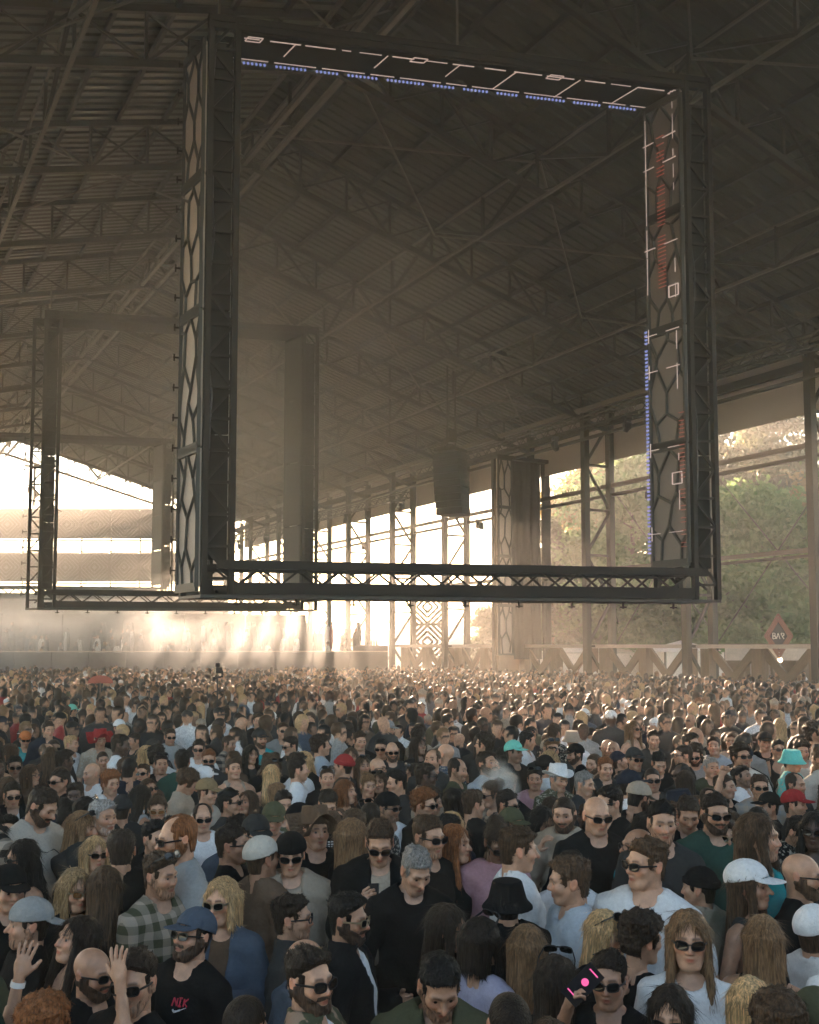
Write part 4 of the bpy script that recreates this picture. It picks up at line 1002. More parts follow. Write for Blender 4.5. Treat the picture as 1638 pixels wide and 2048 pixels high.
def hairline(p, fwd=.0, low=.0):
    x, y, z = p; ax = np.abs(x)
    k = z-(.080+fwd)+.86*(y+.080)+.35*np.clip(ax-.045, 0, 1)*(-1)          # >0 keeps hair: above the line forehead - ear - nape
    k = np.where((y > .045), np.maximum(k, z+.085+low), k)
    side = np.maximum(np.maximum(np.abs(y+.028)-.014, np.abs(z-.005)-.04), .055-ax)  # sideburn
    return np.minimum(-k*.75, side)
def scalp(p): return smin(ell(p, (0, .014, .030), (.076, .098, .088)), ell(p, (0, .03, -.05), (.058, .062, .06)), .03)
def make_hair(kind, seed):
    r_ = np.random.default_rng(seed); st = .0055; low = {'long': -.36, 'wavy': -.38, 'bob': -.2, 'man_long': -.24}.get(kind, -.15)
    xs, ys, zs = axis((-.15, .15, st)), axis((-.17, .19, st)), axis((low-.04, .20, st)); p = grid(xs, ys, zs); x, y, z = p; ax = np.abs(x); s = seed*1.7
    nz = noise3(x*28+s, y*28, z*28); n2 = noise3(x*75+s, y*75, z*75); cr = scalp(p); flow = lambda b: np.stack([b[:, 0]*.3, np.full(len(b), .25)+0*b[:, 0], -.6-2*np.abs(b[:, 2])], 1)
    L, lift, ns = .035, .5, 700
    top = np.clip((z-.03)/.07, 0, 1)
    if kind == 'buzz': d = cr-.006-.001*n2; d = smax(d, hairline(p), .006); L, ns = .010, 500
    elif kind == 'short': d = cr-.005-.014*top-.010*noise3(x*40+s, y*22, z*40)*top-.005*n2*(.3+top); d = smax(d, hairline(p, .004), .008); flow = lambda b: np.stack([b[:, 0]*1.5, np.full(len(b), -.4), b[:, 2]*0-.1], 1); L, lift, ns = .017, .45, 1500
    elif kind == 'quiff':
        fr = np.clip((-y+.02)/.1, 0, 1)*top; d = cr-.004-.013*top-.020*fr-.012*noise3(x*45+s, y*18, z*30)*top-.005*n2*(.3+top); d = smax(d, hairline(p, .006), .008); flow = lambda b: np.stack([b[:, 0], np.full(len(b), .6), .5+b[:, 2]*0], 1); L, lift, ns = .019, .45, 1500
    elif kind == 'side':
        wv = np.clip((x+.09)/.15, 0, 1); d = cr-.005-.016*top*(.6+.7*wv)-.011*noise3(x*16+s, y*48, z*40)*top-.005*n2*(.3+top); d = smax(d, hairline(p, .002), .008); flow = lambda b: np.stack([np.full(len(b), 1.), b[:, 1]*0-.2, b[:, 2]*0], 1); L, lift, ns = .020, .4, 1500
    elif kind == 'curly': d = cr-.016-.022*top-.014*noise3(x*42+s, y*42, z*42)-.008*noise3(x*85, y*85, z*85+s); d = smax(d, hairline(p, .0, -.01), .012); flow = lambda b: r_.normal(0, 1, b.shape); L, lift, ns = .018, .8, 1200
    elif kind == 'afro': d = ell(p, (0, .025, .05), (.118, .122, .112))-.012*noise3(x*40+s, y*40, z*40); d = smax(d, hairline(p, .0, -.03)-.01, .02); flow = lambda b: r_.normal(0, 1, b.shape); L, lift, ns = .025, 1., 1200
    elif kind == 'receding':
        d = cr-.008-.008*top-.003*n2; h2 = hairline(p, .0); h2 = np.maximum(h2, .045-np.maximum(ax*.9+(y+.03)*.35, (y+.0)*1.2+.02)-np.where(z < .05, 1., 0)); d = smax(d, h2, .008); L, ns = .015, 400
    else:                                      # long styles: cap plus falling mass, opened at the face
        yk = -.02; d = cr-.012-.004*nz-.006*noise3(x*48+s, y*48, z*10); zl = low+.06+.03*noise3(x*18+s, y*18, s+0*z); t = np.clip(-z/.35, 0, 1)
        wv = 0.012*noise3(x*12+s, y*12, z*24+s) if kind in ('wavy', 'man_long') else .004*noise3(x*30+s, y*30, z*8)
        rx, ry = (.092+.02*t, .072+.01*t) if kind != 'bob' else (.098, .085); ln = np.sqrt((x/rx)**2+((y-.045-.02*t)/ry)**2); fall = (ln-1)*.075-wv-.007*noise3(x*55+s, y*55, z*8)-.008*noise3(x*22+s, y*22, z*5)
        if kind in ('wavy',): fall -= .014*np.clip(-z/.2, 0, 1)
        fall = np.maximum(fall, z-.04); fall = smax(fall, zl-z, .02); d = smin(d, fall, .03)
        lk = rcone((ax, y, z), (.070, -.035, .03), (.082, -.055, max(low+.1, -.26)), .022, .026)-.5*wv-.003*n2; d = smin(d, lk, .02)
        fo = np.maximum(np.maximum(ax-.060-.10*np.clip(-.115-z, 0, .1), z-.092+.85*ax), y+.005); d = smax(d, -fo, .012)
        if kind == 'bob': d = np.maximum(d, -.15-z)
        pt = np.maximum(.006-np.abs(x+.012)+0*z, .09-z); d = d+.004*np.clip(1-np.abs(x+.012)/.008, 0, 1)*(z > .05)
        flow = lambda b: np.stack([b[:, 0]*.5, b[:, 1]*.3, np.full(len(b), -1.)], 1); L, lift, ns = .07, .10, 1600
        if kind == 'bun':
            d = cr-.010-.002*nz-.002*noise3(x*60+s, y*20, z*60); d = smax(d, hairline(p, .004), .01); d = smin(d, ell(p, (0, .10, .085), (.05, .045, .045))-.008*nz, .012); L, lift, ns = .04, .5, 500
        if kind == 'tail':
            d = cr-.010-.002*nz-.002*noise3(x*60+s, y*20, z*60); d = smax(d, hairline(p, .004), .01); d = smin(d, rcone(p, (0, .115, .05), (0, .125, -.17), .03, .022)-.006*nz, .015); ns = 500; L = .05
    V, Q = snet(d, xs, ys, zs); vs, q4, t3 = strands(V, Q, ns//2, L, r_, flow, lift, .0010, .35 if low > -.19 else .2); n = len(V)
    nl = {'buzz': 1200, 'receding': 1200}.get(kind, 2300 if low > -.19 else 3000); v2, r4, u3 = strands(V+0, Q, nl, L*1.25 if low > -.19 else {'bob': .05, 'man_long': .07, 'bun': .05, 'tail': .05}.get(kind, .10), r_, flow, .12 if low > -.19 else .02, .0016, .35 if low > -.19 else .10); n2_ = n+len(vs)
    return mesh_np('hair', np.concatenate([V, vs, v2]), [np.concatenate([Q, q4+n, r4+n2_]), np.concatenate([t3+n, u3+n2_])], 'hair')
def hair(kind, seed=0):
    k = (kind, seed)
    if k not in HAIR: HAIR[k] = make_hair(kind, seed+1)
    return HAIR[k]
_acc = {}
def sdf_acc(name, fn, box, st, mat, nm=None):
    if name not in _acc:
        xs, ys, zs = [axis((a, b_, st)) for a, b_ in box]; V, Q = snet(fn(grid(xs, ys, zs)), xs, ys, zs); _acc[name] = mesh_np(nm or name, V, [Q], mat)
    return _acc[name]
def beard(full):
    def fn(p):
        x, y, z = p; ax = np.abs(x); d = head_sdf(p)-(.0062 if full else .0022)-.004*noise3(x*60, y*60, z*60)
        k = np.maximum(z+.030-.55*np.clip(ax-.03, 0, 1), y-.012); mouth = ell(p, (0, -.1, -.063), (.027, .05, .0125)); k = np.maximum(k, -mouth)
        ck = np.maximum(-(z+.052+.0*ax), ax-.034); cheeks = -np.minimum(np.abs(z+.044)-.006, 9)*0  # open cheeks above the jaw line
        up = np.minimum(np.maximum(z+.062-.9*np.clip(ax-.034, 0, 1), -1), np.maximum(np.maximum(np.abs(z+.047)-.008, ax-.034), y+.07)); side = np.maximum(np.maximum(np.abs(y+.018)-.020, z+.0), .052-ax)
        return smax(d, np.maximum(np.minimum(up, side), -mouth), .006)
    return sdf_acc('beard%d' % full, fn, ((-.1, .1), (-.14, .05), (-.16, .02)), .0048, 'hair', 'beard')
def cap(back=False):
    def fn(p):
        x, y, z = p
        if back: y = -y+.02
        q = (x, y, z); cr = ell(q, (0, .012, .040), (.092, .112, .098)); sh = np.maximum(np.abs(cr)-.004, .034-z-.12*(y)); 
        sm = np.abs((np.arctan2(x, y-.012)/(math.pi/3)) % 1-.5); cr = cr+.0030*np.clip(1-(.5-sm)*np.sqrt(x*x+(y-.012)**2)*math.pi/3/.006, 0, 1)+.0018*noise3(x*35, y*35, z*35); sh = np.maximum(np.abs(cr)-.004, .034-z-.12*(y))
        br = np.maximum(np.abs(z-.036-.25*(y+.1)+2.0*x*x)-.004, np.sqrt((x/.078)**2+((y+.095)/.095)**2)*.08-.08); br = np.maximum(br, -(ell(q, (0, .012, .040), (.088, .108, .1)))); d = smin(sh, br, .008)
        btn = ell(q, (0, .012, .139), (.008, .008, .005)); return np.minimum(d, btn)
    return sdf_acc('cap%d' % back, fn, ((-.11, .11), (-.22, .22), (-.01, .16)), .0048, 'cloth', 'baseball_cap')
def brimhat(kind):
    def fn(p):
        x, y, z = p; r_ = np.sqrt(x*x+(y-.012)**2*.85)
        if kind == 'bucket':
            body_ = smax(np.abs(r_-.100+.26*(z-.03))-.005, np.abs(z-.070)-.050, .01); topd = np.maximum(np.abs(z-.118)-.005, r_-.078); br = np.maximum(np.abs(z-.020+1.15*(r_-.102))-.006, np.abs(r_-.119)-.022); return smin(np.minimum(body_, topd), br, .01)
        if kind == 'beanie': return np.maximum(smin(ell(p, (0, .016, .035), (.086, .108, .104)), np.maximum(np.abs(ell(p, (0, .016, .035), (.090, .112, .104)))-.008, np.abs(z-.04-.0*y)-.02), .01)-.002*np.sin(x*500), .018-z-.1*y)
        H_ = .155 if kind == 'wide' else .15; bw = .19 if kind == 'wide' else .155
        body_ = smax(np.abs(r_-.094+.14*(z-.04))-.005, np.abs(z-.04-(H_-.04)/2)-(H_-.04)/2, .012); pinch = .018*np.clip(1-np.abs(x)/.035, 0, 1); topd = np.maximum(np.abs(z-H_+pinch)-.006, r_-.083)
        curl = 2.2*x*x if kind != 'wide' else 1.2*np.sin(np.arctan2(y, x)*3)*.006/.1; br = np.maximum(np.abs(z-.042-curl*1.0+.05*(r_-.1))-.0045, np.maximum(r_-bw, .085-r_)); return smin(np.minimum(body_, topd), br, .01)
    b_ = .22
    return sdf_acc('hat_'+kind, fn, ((-b_, b_), (-b_, b_), (-.03, .18)), .006, 'cloth', {'bucket': 'bucket_hat', 'beanie': 'beanie', 'wide': 'wide_brim_hat', 'fedora': 'fedora'}[kind])
def glasses(kind):
    if kind in _acc: return _acc[kind]
    m = MB(); fm = []
    def addb(fn):
        n0 = sum(len(f) for f in m.F); fn(); fm.extend([0]*(sum(len(f) for f in m.F)-n0))
    hw, hh = (.0275, .0190) if kind != 'glasses' else (.026, .019)
    for s_ in (-1, 1):
        V = []; n = 16
        for lay in (0, .0035):
            for k in range(n):
                a = 2*math.pi*k/n; ca, sa = math.cos(a), math.sin(a); r_ = 1/((abs(ca)**3.2+abs(sa)**3.2)**(1/3.2)) if kind != 'glasses' else 1.
                xx = s_*.034+hw*ca*r_; zz_ = .003+hh*sa*r_-(.004*s_*ca if kind != 'glasses' else 0)*-1*(1 if sa > 0 else .4); V.append((xx, -.1085+.9*xx*xx*3.2+lay, zz_))
        F4 = [(k, (k+1) % n, n+(k+1) % n, n+k) for k in range(n)]; n0 = m.n; m.V.append(np.array(V)); m.F.append(np.array(F4)+n0); fm.extend([0]*len(F4)); m.n += len(V)
        for lay in (0, 1):
            ring = list(range(n)); tri = [(lay*n+0, lay*n+k, lay*n+k+1, lay*n+k+1) for k in range(1, n-1)]
            m.F.append(np.array([(a, b_, c, c) if lay else (a, c, b_, b_) for a, b_, c, _ in tri])+n0); fm.extend([1]*len(tri))
        addb(lambda: m.bar((s_*.062, -.098, .010), (s_*.079, -.045, .010), .005, .008)); addb(lambda: m.bar((s_*.079, -.047, .010), (s_*.080, .018, .004), .004, .007))
        pts = [(V[k][0], V[k][1]-.001, V[k][2]) for k in range(n)]
        for k in range(n): addb(lambda: m.bar(pts[k], pts[(k+1) % n], .004, .004))
    addb(lambda: m.bar((-.008, -.112, .009), (.008, -.112, .009), .005, .004))
    V = np.concatenate(m.V); Fs = []; q4, t3, f4, f3 = [], [], [], []
    for f, mi in zip(np.concatenate(m.F), fm):
        if f[2] == f[3]: t3.append(f[:3]); f3.append(mi)
        else: q4.append(f); f4.append(mi)
    fr, ln = {'sunglasses': ('black_plastic', 'lens_glass'), 'amber': ('frame_metal', 'lens_amber'), 'blue': ('black_plastic', 'lens_blue'), 'glasses': ('black_plastic', 'lens_glass'), 'gold': ('frame_metal', 'lens_glass')}[kind]
    if kind == 'glasses': keep = [i for i, mi in enumerate(f3) if mi == 0]; t3 = [t3[i] for i in keep]; f3 = [0]*len(keep)
    _acc[kind] = mesh_np('sunglasses', V, [np.array(q4), np.array(t3).reshape(-1, 3)], [fr, ln], False, f4+f3); return _acc[kind]
def eye(sd):
    if ('eye', sd) not in _acc:
        m = MB(); cols = []; V = []; n, k_ = 12, 8; c = np.array((sd*.031, -.0722, .002))
        for i in range(k_+1):
            th = math.pi*.62*i/k_
            for j in range(n): V.append(c+.0122*np.array((math.sin(th)*math.cos(6.2832*j/n), -math.cos(th), math.sin(th)*math.sin(6.2832*j/n)))); cols.append((.02, .013, .01, 1) if i <= 3 else (.34, .29, .26, 1))
        F = [(i*n+j, i*n+(j+1) % n, (i+1)*n+(j+1) % n, (i+1)*n+j) for i in range(k_) for j in range(n)]; m.add(V, np.array(F)[:, ::-1])
        me = m.mesh('eye', 'eye', True); me.attributes.new('pcol', 'FLOAT_COLOR', 'POINT').data.foreach_set('color', np.array(cols, np.float32).ravel()); _acc['eye', sd] = me
    return _acc['eye', sd]
print('BODY FUNCS', time.time()-T0)
# ------------------------------------------------------------------ the crowd
SKIN = {1: (.51, .285, .18), 2: (.40, .215, .132), 3: (.26, .15, .095), 4: (.085, .048, .032)}
HC = {'k': ((.010, .009, .008), 'black'), 'd': ((.026, .017, .011), 'dark'), 'n': ((.065, .038, .021), 'brown'), 'l': ((.175, .10, .05), 'light brown'), 'y': ((.43, .275, .135), 'blonde'), 'r': ((.20, .075, .027), 'ginger'), 'g': ((.26, .24, .22), 'grey')}
TC = {'black': (.008, .008, .008), 'charcoal': (.034, .033, .031), 'white': (.70, .69, .68), 'cream': (.52, .47, .40), 'grey': (.28, .28, .27), 'navy': (.018, .022, .032), 'olive': (.075, .075, .042), 'brown': (.11, .07, .045),
      'beige': (.36, .29, .22), 'teal': (.02, .27, .30), 'light blue': (.33, .365, .40), 'denim': (.07, .087, .115), 'pink': (.36, .20, .22), 'lilac': (.34, .32, .41), 'dark green': (.025, .06, .045), 'red': (.30, .03, .03), 'orange': (.5, .16, .05), 'tan': (.24, .17, .09), 'mint': (.18, .55, .45), 'turquoise': (.12, .5, .48)}
HK = {'z': ('buzz', 'cropped'), 's': ('short', 'short'), 'q': ('quiff', 'swept-up'), 'i': ('side', 'side-parted'), 'c': ('curly', 'curly'), 'a': ('afro', 'bushy'), 'p': ('receding', 'receding'), 'L': ('long', 'long'), 'W': ('wavy', 'long wavy'), 'B': ('bob', 'bobbed'), 'M': ('man_long', 'shoulder-length'), 'U': ('bun', 'tied-up'), 'T': ('tail', 'ponytailed'), 'b': (None, 'bald')}
TOPW = {'tee': 't-shirt', 'tank': 'tank top', 'long': 'sweater', 'hood': 'hoodie', 'jack': 'open jacket'}
CROWD = []; prng = random.Random(11)
def solve(x, y, px):
    s = 2.75/(1.655+.255*(y-HOR)/px); s = min(1.04, max(.84, s)); d = FPX*(CAMZ-1.655*s)/(y-HOR); return s, d
def person(d, x, s, fem, yaw, hk, hc, sk, top, tcol, acc='', pose='st', note=None, tmat='cloth', vis_y=None, hero=False, seed=None):
    r_ = random.Random(seed if seed is not None else len(CROWD)*7+1); pose = r_.choice(['st', 'st2', 'st3', 'st4']) if pose == 'st' else pose; B = body(fem, pose); Rr = rays_u(x)
    p = hall(Rr*d, d); hy = POSE[pose][2]; toc = Vector((-p.x, -p.y, 0)).normalized(); rt = Vector((-toc.y, toc.x, 0))
    f = R(yaw); dv = toc*math.cos(f)+rt*math.sin(f); th = math.atan2(dv.x, -dv.y)-R(hy)
    o = ob('person', B.me); o.location = (p.x, p.y, 0); ln_ = .010 if hero else .035; o.rotation_euler = (r_.gauss(0, ln_), r_.gauss(0, ln_), th); wv = r_.uniform(.96, 1.05); o.scale = (s*wv, s*wv, s)
    k = r_.uniform(.9, 1.1); o.color = (*[c*k for c in SKIN[sk]], 1)
    def acc_ob(nm, me, col=None, mm=None):
        c = ob(nm, me, o); c.matrix_local = B.HM @ mm if mm is not None else B.HM
        if col is not None: c.color = (*col, 1)
        return c
    hk_ = r_.uniform(.8, 1.25); hcol = [c*hk_ for c in HC[hc][0]]; tk = acc.split(); hat = next((a for a in tk if a.split(':')[0] in ('cap', 'bcap', 'buck', 'wide', 'fed', 'bean')), None)
    kind = HK[hk][0]
    if hat and kind in ('quiff', 'curly', 'afro', 'side', 'short'): kind = 'buzz'
    if kind: 
        hs = Matrix.Translation((0, .004, -.012)) @ Matrix.Scale(.93, 4) if hat and kind in ('long', 'wavy', 'bob', 'man_long') else Matrix.Scale(r_.uniform(.99, 1.02), 4)
        if r_.random() < .5 and kind == 'side': hs = hs @ Matrix.Scale(-1, 4, (1, 0, 0))
        acc_ob('hair', hair(kind, r_.randint(0, 1) if kind in ('short', 'long', 'quiff', 'wavy', 'curly') else 0), hcol, hs)
    if 'beard' in tk: acc_ob('beard', beard(1), [c*.75+k_*.10 for c, k_ in zip(hcol, SKIN[sk])])
    if 'stub' in tk: acc_ob('beard', beard(0), [c*.45+k_*.42 for c, k_ in zip(hcol, SKIN[sk])])
    if hat:
        nm, cc = hat.split(':'); me = cap(False) if nm == 'cap' else cap(True) if nm == 'bcap' else brimhat({'buck': 'bucket', 'wide': 'wide', 'fed': 'fedora', 'bean': 'beanie'}[nm])
        acc_ob(me.name.split('.')[0], me, TC[cc.replace('_', ' ')], Matrix.Rotation(R(-6), 4, 'X') @ Matrix.Translation((0, 0, .004)) @ Matrix.Scale(1.04, 4))
    gl = next((a for a in tk if a in ('sun', 'amber', 'blue', 'gl', 'gold', 'tops')), None)
    if gl == 'tops': acc_ob('sunglasses', glasses('sunglasses'), None, Matrix.Translation((0, .012, .066)) @ Matrix.Rotation(R(-34), 4, 'X') @ Matrix.Scale(1.08, 4))
    elif gl: acc_ob('sunglasses' if gl != 'gl' else 'glasses', glasses({'sun': 'sunglasses', 'gl': 'glasses'}.get(gl, gl)))
    if gl in (None, 'tops', 'gl') and d < 13:
        for sd in (-1, 1): acc_ob('eye', eye(sd))
    if top == 'jack': 
        c = ob('tshirt', shirt_mesh(B, 'tee', 'cloth'), o); c.color = (*TC[tcol.split('/')[1] if '/' in tcol else 'charcoal'], 1)
    tc_ = tcol.split('/')[0]; me = shirt_mesh(B, top, tmat); c = ob(me.name.split('.')[0], me, o); kk = r_.uniform(.85, 1.2); c.color = (*[v*kk for v in TC[tc_]], 1)
    tr_ = ob('trousers', trousers(fem), o); tr_.color = (*r_.choice([(.02, .025, .04), (.015, .015, .015), (.05, .05, .05), (.1, .08, .06)]), 1)
    hx, hy_, _ = proj(o.location + Vector((0, 0, 1.655*s)))
    CROWD.append(dict(o=o, B=B, s=s, d=d, x=hx, y=hy_, px=FPX*.235*s/d, fem=fem, hk=hk, hc=hc, top=top, tcol=tc_, tk=tk, yaw=yaw, hat=hat, gl=gl, pose=pose, note=note, p=o.location.copy(), hero=hero, tmat=tmat, mat=Matrix.LocRotScale(o.location, o.rotation_euler, o.scale)))
    return CROWD[-1]
def rays_u(x): return ray(x, 1500)[0]
HER = [
 # front rows: x, y (head centre), head height in px, sex, facing (0 camera, +90 right), hair, hair colour, skin, top, colour, extras, pose
 (65, 1603, 72, 0, 55, 's', 'd', 1, 'long', 'cream', 'beard', 'dn', 'line drawing on the back'), (46, 1708, 72, 1, -65, 'W', 'k', 2, 'tank', 'black', 'sun', 'st'), (152, 1768, 82, 1, 25, 'W', 'y', 1, 'jack', 'black/charcoal', 'amber', 'st'),
 (222, 1765, 84, 1, 175, 'L', 'n', 1, 'long', 'black', '', 'st'), (190, 1702, 68, 1, 20, 'L', 'y', 1, 'long', 'black', 'sun', 'st'), (163, 1652, 66, 1, 60, 'L', 'l', 1, 'long', 'charcoal', 'tops', 'chin'),
 (205, 1632, 68, 0, 40, 'i', 'g', 2, 'long', 'charcoal', 'stub', 'st'), (242, 1694, 80, 0, 180, 's', 'd', 1, 'long', 'black', '', 'st'), (318, 1742, 88, 0, 50, 'q', 'n', 2, 'long', 'olive', 'stub tops', 'cupR', None, 'cloth_plaid'),
 (363, 1668, 90, 0, -70, 'p', 'r', 1, 'long', 'grey', 'sun beard', 'st'), (50, 1838, 92, 0, -85, 's', 'd', 1, 'hood', 'black', 'bcap:grey stub', 'st'), (153, 1868, 88, 1, -60, 'L', 'd', 1, 'tank', 'black', '', 'upl'),
 (207, 1925, 88, 0, 45, 'b', 'd', 2, 'long', 'black', 'sun beard', 'st'), (262, 1948, 118, 0, -22, 'q', 'd', 1, 'tee', 'black', 'sun stub', 'tl'), (378, 1862, 96, 0, -48, 's', 'd', 1, 'tee', 'black', 'cap:denim sun beard', 'upl', 'NIK'),
 (460, 1792, 92, 1, -28, 'B', 'y', 1, 'jack', 'denim/brown', 'gold', 'cupL'), (102, 2038, 120, 1, 150, 'c', 'r', 1, 'tank', 'black', '', 'up2'), (12, 1770, 84, 1, 20, 's', 'd', 1, 'long', 'black', 'cap:black', 'st'),
 (466, 1682, 76, 0, 75, 's', 'd', 2, 'tee', 'black', 'sun', 'st'), (517, 1664, 70, 0, 20, 's', 'd', 1, 'long', 'olive', 'cap:charcoal sun', 'st'), (532, 1708, 78, 0, 125, 's', 'n', 2, 'long', 'brown', 'cap:cream', 'st'),
 (592, 1702, 78, 0, 0, 's', 'd', 1, 'jack', 'beige/beige', 'sun bcap:black', 'st'), (633, 1655, 74, 0, 20, 's', 'n', 1, 'tee', 'black', 'wide:brown', 'st'), (600, 1640, 66, 0, -30, 's', 'k', 2, 'tee', 'black', 'bcap:black', 'st'),
 (711, 1668, 76, 1, 135, 'L', 'l', 1, 'long', 'black', '', 'st'), (757, 1670, 84, 0, 2, 'q', 'n', 1, 'jack', 'black/beige', 'sun', 'phone'), (816, 1722, 88, 0, 25, 's', 'g', 1, 'long', 'black', '', 'dn'),
 (588, 1826, 90, 0, 82, 'i', 'd', 1, 'jack', 'charcoal/charcoal', 'gl stub', 'st'), (702, 1826, 96, 0, 68, 'q', 'k', 2, 'jack', 'black/white', 'gold beard', 'cupL'), (600, 1908, 92, 0, 110, 'b', 'n', 1, 'jack', 'denim/navy', 'stub', 'st'),
 (642, 1942, 124, 0, 42, 'q', 'd', 1, 'jack', 'olive/white', 'sun beard', 'tr', 'camo', 'cloth_camo'), (508, 2030, 116, 0, 150, 'z', 'd', 1, 'tee', 'black', '', 'st'),
 (850, 1668, 82, 0, 42, 's', 'n', 1, 'tee', 'black', 'sun stub', 'st'), (903, 1682, 76, 1, 62, 'W', 'r', 1, 'long', 'black', '', 'st'), (982, 1668, 78, 1, 18, 'U', 'd', 3, 'hood', 'pink', 'sun', 'dn'),
 (1030, 1648, 64, 0, 40, 's', 'd', 1, 'long', 'brown', 'cap:olive', 'st'), (1036, 1692, 88, 0, 105, 'i', 'n', 1, 'long', 'white', '', 'st'), (1015, 1795, 86, 0, 180, 's', 'd', 1, 'jack', 'black/white', 'buck:black', 'st'),
 (1150, 1752, 92, 0, -82, 'i', 'n', 1, 'long', 'light blue', '', 'st'), (900, 1842, 90, 1, 72, 'L', 'd', 2, 'tank', 'black', 'sun', 'st'), (966, 1870, 96, 1, 130, 'B', 'd', 1, 'long', 'lilac', 'tops', 'st'),
 (1046, 1884, 96, 1, 160, 'L', 'l', 1, 'long', 'black', '', 'st'), (876, 1938, 116, 0, 12, 's', 'k', 2, 'jack', 'olive/black', 'stub', 'dn'), (1010, 2010, 126, 0, 14, 'z', 'd', 2, 'long', 'dark green', 'stub', 'dn'),
 (1112, 1945, 98, 1, 172, 'L', 'd', 1, 'long', 'charcoal', 'tops', 'st'), (1194, 1852, 92, 1, 58, 'L', 'y', 1, 'long', 'black', 'tops', 'chin'), (1222, 1946, 108, 0, -8, 's', 'd', 2, 'tee', 'black', 'sun', 'view'), (1090, 2078, 116, 1, 170, 'B', 'n', 1, 'long', 'light blue', '', 'st'),
 (1312, 1640, 84, 0, 12, 's', 'k', 1, 'tee', 'charcoal', 'stub', 'cupL'), (1286, 1722, 98, 0, -48, 'i', 'n', 1, 'tee', 'white', 'sun', 'tr'), (1264, 1686, 74, 0, -60, 'b', 'd', 2, 'tee', 'teal', 'gl', 'st'),
 (1420, 1622, 76, 0, 22, 's', 'd', 1, 'tee', 'dark green', 'sun beard', 'st'), (1456, 1668, 68, 1, 5, 'U', 'd', 1, 'long', 'charcoal', 'gold', 'st'), (1522, 1668, 94, 0, 78, 'M', 'n', 1, 'tee', 'teal', 'stub', 'st'),
 (1618, 1655, 74, 1, -5, 'W', 'k', 4, 'tank', 'black', 'sun', 'st'), (1607, 1742, 90, 0, 78, 'b', 'n', 1, 'tee', 'black', 'gl beard', 'cupR'), (1496, 1766, 90, 1, 72, 'L', 'n', 2, 'tank', 'charcoal', 'cap:white', 'st'),
 (1632, 1850, 96, 0, 140, 's', 'n', 1, 'hood', 'white', 'cap:white', 'st'), (1376, 1866, 112, 1, 2, 'L', 'l', 1, 'tee', 'white', 'sun', 'st'), (1264, 1862, 96, 1, 125, 'c', 'd', 1, 'long', 'black', '', 'st'),
 (1512, 1866, 100, 1, 172, 'L', 'l', 1, 'tank', 'black', '', 'st'), (1326, 2008, 112, 1, -8, 'L', 'd', 1, 'tank', 'black', 'sun', 'chin'), (1488, 1985, 104, 1, 165, 'L', 'y', 1, 'long', 'cream', '', 'st'),
 (1536, 2028, 122, 0, 170, 'c', 'n', 1, 'tee', 'charcoal', '', 'st'), (1628, 2025, 112, 0, 150, 's', 'n', 1, 'long', 'brown', 'cap:olive', 'st'), (1190, 1624, 76, 0, 22, 'b', 'n', 1, 'long', 'black', 'sun', 'st'), (1222, 1602, 66, 0, -55, 's', 'd', 1, 'jack', 'black/white', 'gl', 'st'),
 # middle rows
 (517, 1441, 29, 0, 5, 's', 'n', 1, 'tee', 'black', '', 'st'), (96, 1458, 34, 0, 20, 's', 'd', 1, 'jack', 'navy/white', '', 'st'), (50, 1478, 31, 0, 5, 's', 'd', 1, 'tee', 'teal', 'cap:orange sun', 'st'), (202, 1478, 34, 0, 15, 's', 'd', 2, 'tee', 'beige', 'wide:red', 'st', None, 'cloth_print'),
 (237, 1455, 31, 0, 20, 's', 'd', 1, 'tee', 'black', 'cap:white', 'st'), (143, 1421, 24, 0, 120, 's', 'd', 1, 'tee', 'black', 'cap:mint', 'st'), (144, 1486, 33, 0, 60, 's', 'y', 1, 'tee', 'white', '', 'st'), (269, 1480, 33, 0, -50, 's', 'd', 2, 'tee', 'charcoal', '', 'st'), (339, 1472, 33, 0, 15, 's', 'd', 1, 'hood', 'grey', 'sun', 'st'),
 (292, 1507, 37, 1, 70, 'L', 'y', 1, 'tank', 'black', 'tops', 'st'), (322, 1526, 41, 0, 10, 's', 'd', 2, 'tee', 'black', 'tops', 'st'), (366, 1520, 44, 0, 178, 'q', 'k', 2, 'tee', 'dark green', '', 'st'), (416, 1517, 41, 0, 0, 's', 'r', 1, 'long', 'charcoal', 'sun', 'chin'), (396, 1496, 37, 0, -5, 's', 'd', 1, 'tee', 'white', 'sun', 'st'),
 (467, 1537, 43, 0, 18, 'i', 'n', 1, 'tank', 'beige', '', 'upl'), (524, 1477, 37, 0, 28, 's', 'd', 1, 'tee', 'teal', 'cap:charcoal beard', 'st'), (541, 1547, 43, 1, 178, 'L', 'y', 1, 'tank', 'charcoal', '', 'st'), (117, 1560, 47, 0, -50, 's', 'd', 2, 'tee', 'black', 'sun', 'st'), (25, 1586, 50, 0, 10, 's', 'd', 1, 'jack', 'black/white', 'sun', 'st'), (183, 1544, 43, 0, -60, 'b', 'd', 1, 'tee', 'white', '', 'st'),
 (222, 1564, 46, 0, 30, 'c', 'r', 1, 'tee', 'white', '', 'st'), (316, 1614, 53, 1, 0, 'U', 'n', 1, 'jack', 'charcoal/black', 'amber', 'st'), (415, 1580, 49, 0, 60, 's', 'n', 1, 'tee', 'cream', 'cap:tan', 'st'), (464, 1602, 54, 0, 70, 's', 'k', 2, 'tee', 'charcoal', 'sun', 'st'), (408, 1632, 56, 0, 8, 'p', 'd', 1, 'tee', 'white', 'sun', 'st'), (242, 1614, 54, 0, 178, 's', 'd', 1, 'long', 'charcoal', 'bean:charcoal', 'st'),
